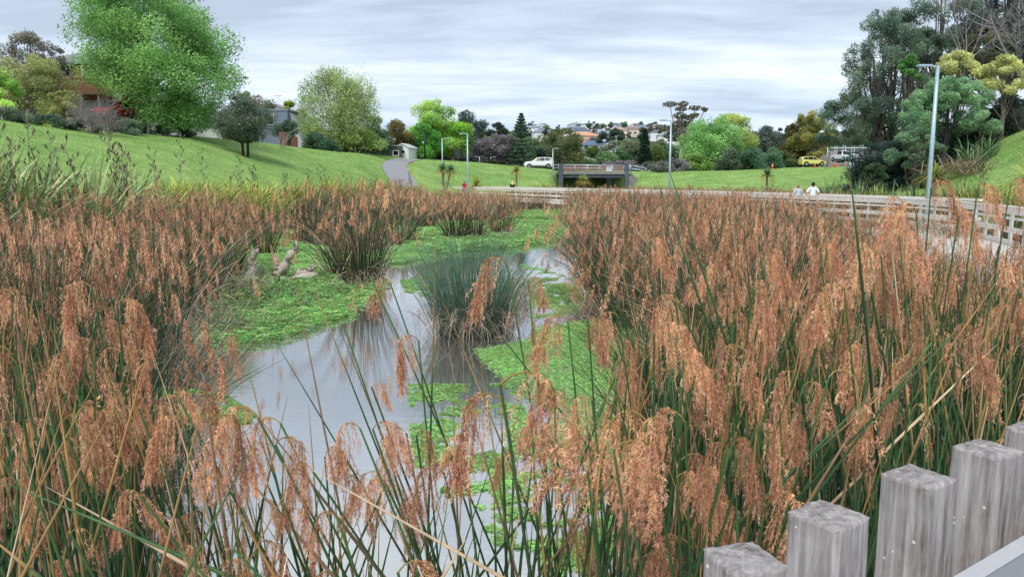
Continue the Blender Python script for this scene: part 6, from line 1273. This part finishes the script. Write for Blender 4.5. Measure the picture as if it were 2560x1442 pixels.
# ---------------------------------------------------------------- world, light, camera
w = bpy.data.worlds.new('World'); SC.world = w; w.use_nodes = True; nt = w.node_tree; nt.nodes.clear(); L = nt.links.new
SUN_EL, SUN_AZ = math.radians(52), math.radians(200)
sky = N(nt, 'ShaderNodeTexSky', _sky_type='NISHITA', _sun_disc=False, _sun_elevation=SUN_EL, _sun_rotation=SUN_AZ)
b1 = N(nt, 'ShaderNodeBackground', Strength=.1); L(sky.outputs[0], b1.inputs[0])
tc = N(nt, 'ShaderNodeTexCoord'); sp = N(nt, 'ShaderNodeSeparateXYZ'); L(tc.outputs['Generated'], sp.inputs[0])
zz = N(nt, 'ShaderNodeMath', _operation='MAXIMUM'); L(sp.outputs[2], zz.inputs[0]); zz.inputs[1].default_value = 0
za = N(nt, 'ShaderNodeMath', _operation='ADD'); L(zz.outputs[0], za.inputs[0]); za.inputs[1].default_value = .10
dx = N(nt, 'ShaderNodeMath', _operation='DIVIDE'); L(sp.outputs[0], dx.inputs[0]); L(za.outputs[0], dx.inputs[1])
dy = N(nt, 'ShaderNodeMath', _operation='DIVIDE'); L(sp.outputs[1], dy.inputs[0]); L(za.outputs[0], dy.inputs[1])
cx = N(nt, 'ShaderNodeCombineXYZ'); L(dx.outputs[0], cx.inputs[0]); L(dy.outputs[0], cx.inputs[1])
mp = N(nt, 'ShaderNodeMapping'); mp.inputs['Scale'].default_value = (.42, .80, 1); mp.inputs['Rotation'].default_value = (0, 0, .18); mp.inputs['Location'].default_value = (3.1, 1.3, 0); L(cx.outputs[0], mp.inputs[0])
n1 = N(nt, 'ShaderNodeTexNoise', Scale=1.0, Detail=6.0, Roughness=.55, Distortion=.6); L(mp.outputs[0], n1.inputs['Vector'])
mp2 = N(nt, 'ShaderNodeMapping'); mp2.inputs['Scale'].default_value = (1.5, 3.2, 1); L(cx.outputs[0], mp2.inputs[0])
n2_ = N(nt, 'ShaderNodeTexNoise', Scale=1.0, Detail=7.0, Roughness=.6, Distortion=.4); L(mp2.outputs[0], n2_.inputs['Vector'])
ad = N(nt, 'ShaderNodeMath', _operation='MULTIPLY_ADD'); L(n2_.outputs['Fac'], ad.inputs[0]); ad.inputs[1].default_value = .34; ad.inputs[2].default_value = -.17
a2_ = N(nt, 'ShaderNodeMath', _operation='ADD'); L(n1.outputs['Fac'], a2_.inputs[0]); L(ad.outputs[0], a2_.inputs[1])
rp = N(nt, 'ShaderNodeValToRGB'); L(a2_.outputs[0], rp.inputs[0]); e = rp.color_ramp.elements
e[0].position = .36; e[0].color = (.46, .54, .66, 1); e[1].position = .64; e[1].color = (.88, .95, 1.02, 1); k = e.new(.5); k.color = (.64, .73, .87, 1)
# a slightly bluer, clearer band low down
mr = N(nt, 'ShaderNodeMapRange'); mr.inputs[1].default_value = .0; mr.inputs[2].default_value = .22; mr.inputs[3].default_value = .35; mr.inputs[4].default_value = 0.0; L(sp.outputs[2], mr.inputs[0])
mx = N(nt, 'ShaderNodeMix', _data_type='RGBA'); L(mr.outputs[0], mx.inputs[0]); L(rp.outputs[0], mx.inputs[6]); mx.inputs[7].default_value = (.52, .69, .88, 1)
b2 = N(nt, 'ShaderNodeBackground', Strength=1.24); L(mx.outputs[2], b2.inputs[0])
ms = N(nt, 'ShaderNodeMixShader'); ms.inputs[0].default_value = .93; L(b1.outputs[0], ms.inputs[1]); L(b2.outputs[0], ms.inputs[2])
wo = N(nt, 'ShaderNodeOutputWorld'); L(ms.outputs[0], wo.inputs[0])
ld = bpy.data.lights.new('sun', 'SUN'); ld.energy = 3.1; ld.angle = math.radians(26); ld.color = (1, .96, .9)
lo = bpy.data.objects.new('sun', ld); COL.objects.link(lo)
sd = Vector((math.sin(SUN_AZ) * math.cos(SUN_EL), math.cos(SUN_AZ) * math.cos(SUN_EL), math.sin(SUN_EL)))
lo.rotation_euler = (-sd).to_track_quat('-Z', 'Y').to_euler()
cd = bpy.data.cameras.new('camera'); co = bpy.data.objects.new('camera', cd); COL.objects.link(co)
cd.sensor_width = 36; cd.lens = 36 * F / 2560; cd.clip_end = 4000; cd.clip_start = .05
co.location = (0, 0, CZ); co.rotation_euler = (PI / 2 - TH, 0, 0); SC.camera = co
SC.view_settings.view_transform = 'Standard'; SC.view_settings.look = 'None'; SC.view_settings.exposure = 0
SC.cycles.max_bounces = 6; SC.cycles.diffuse_bounces = 3; SC.cycles.glossy_bounces = 3; SC.cycles.transmission_bounces = 3
SC.cycles.use_denoising = True
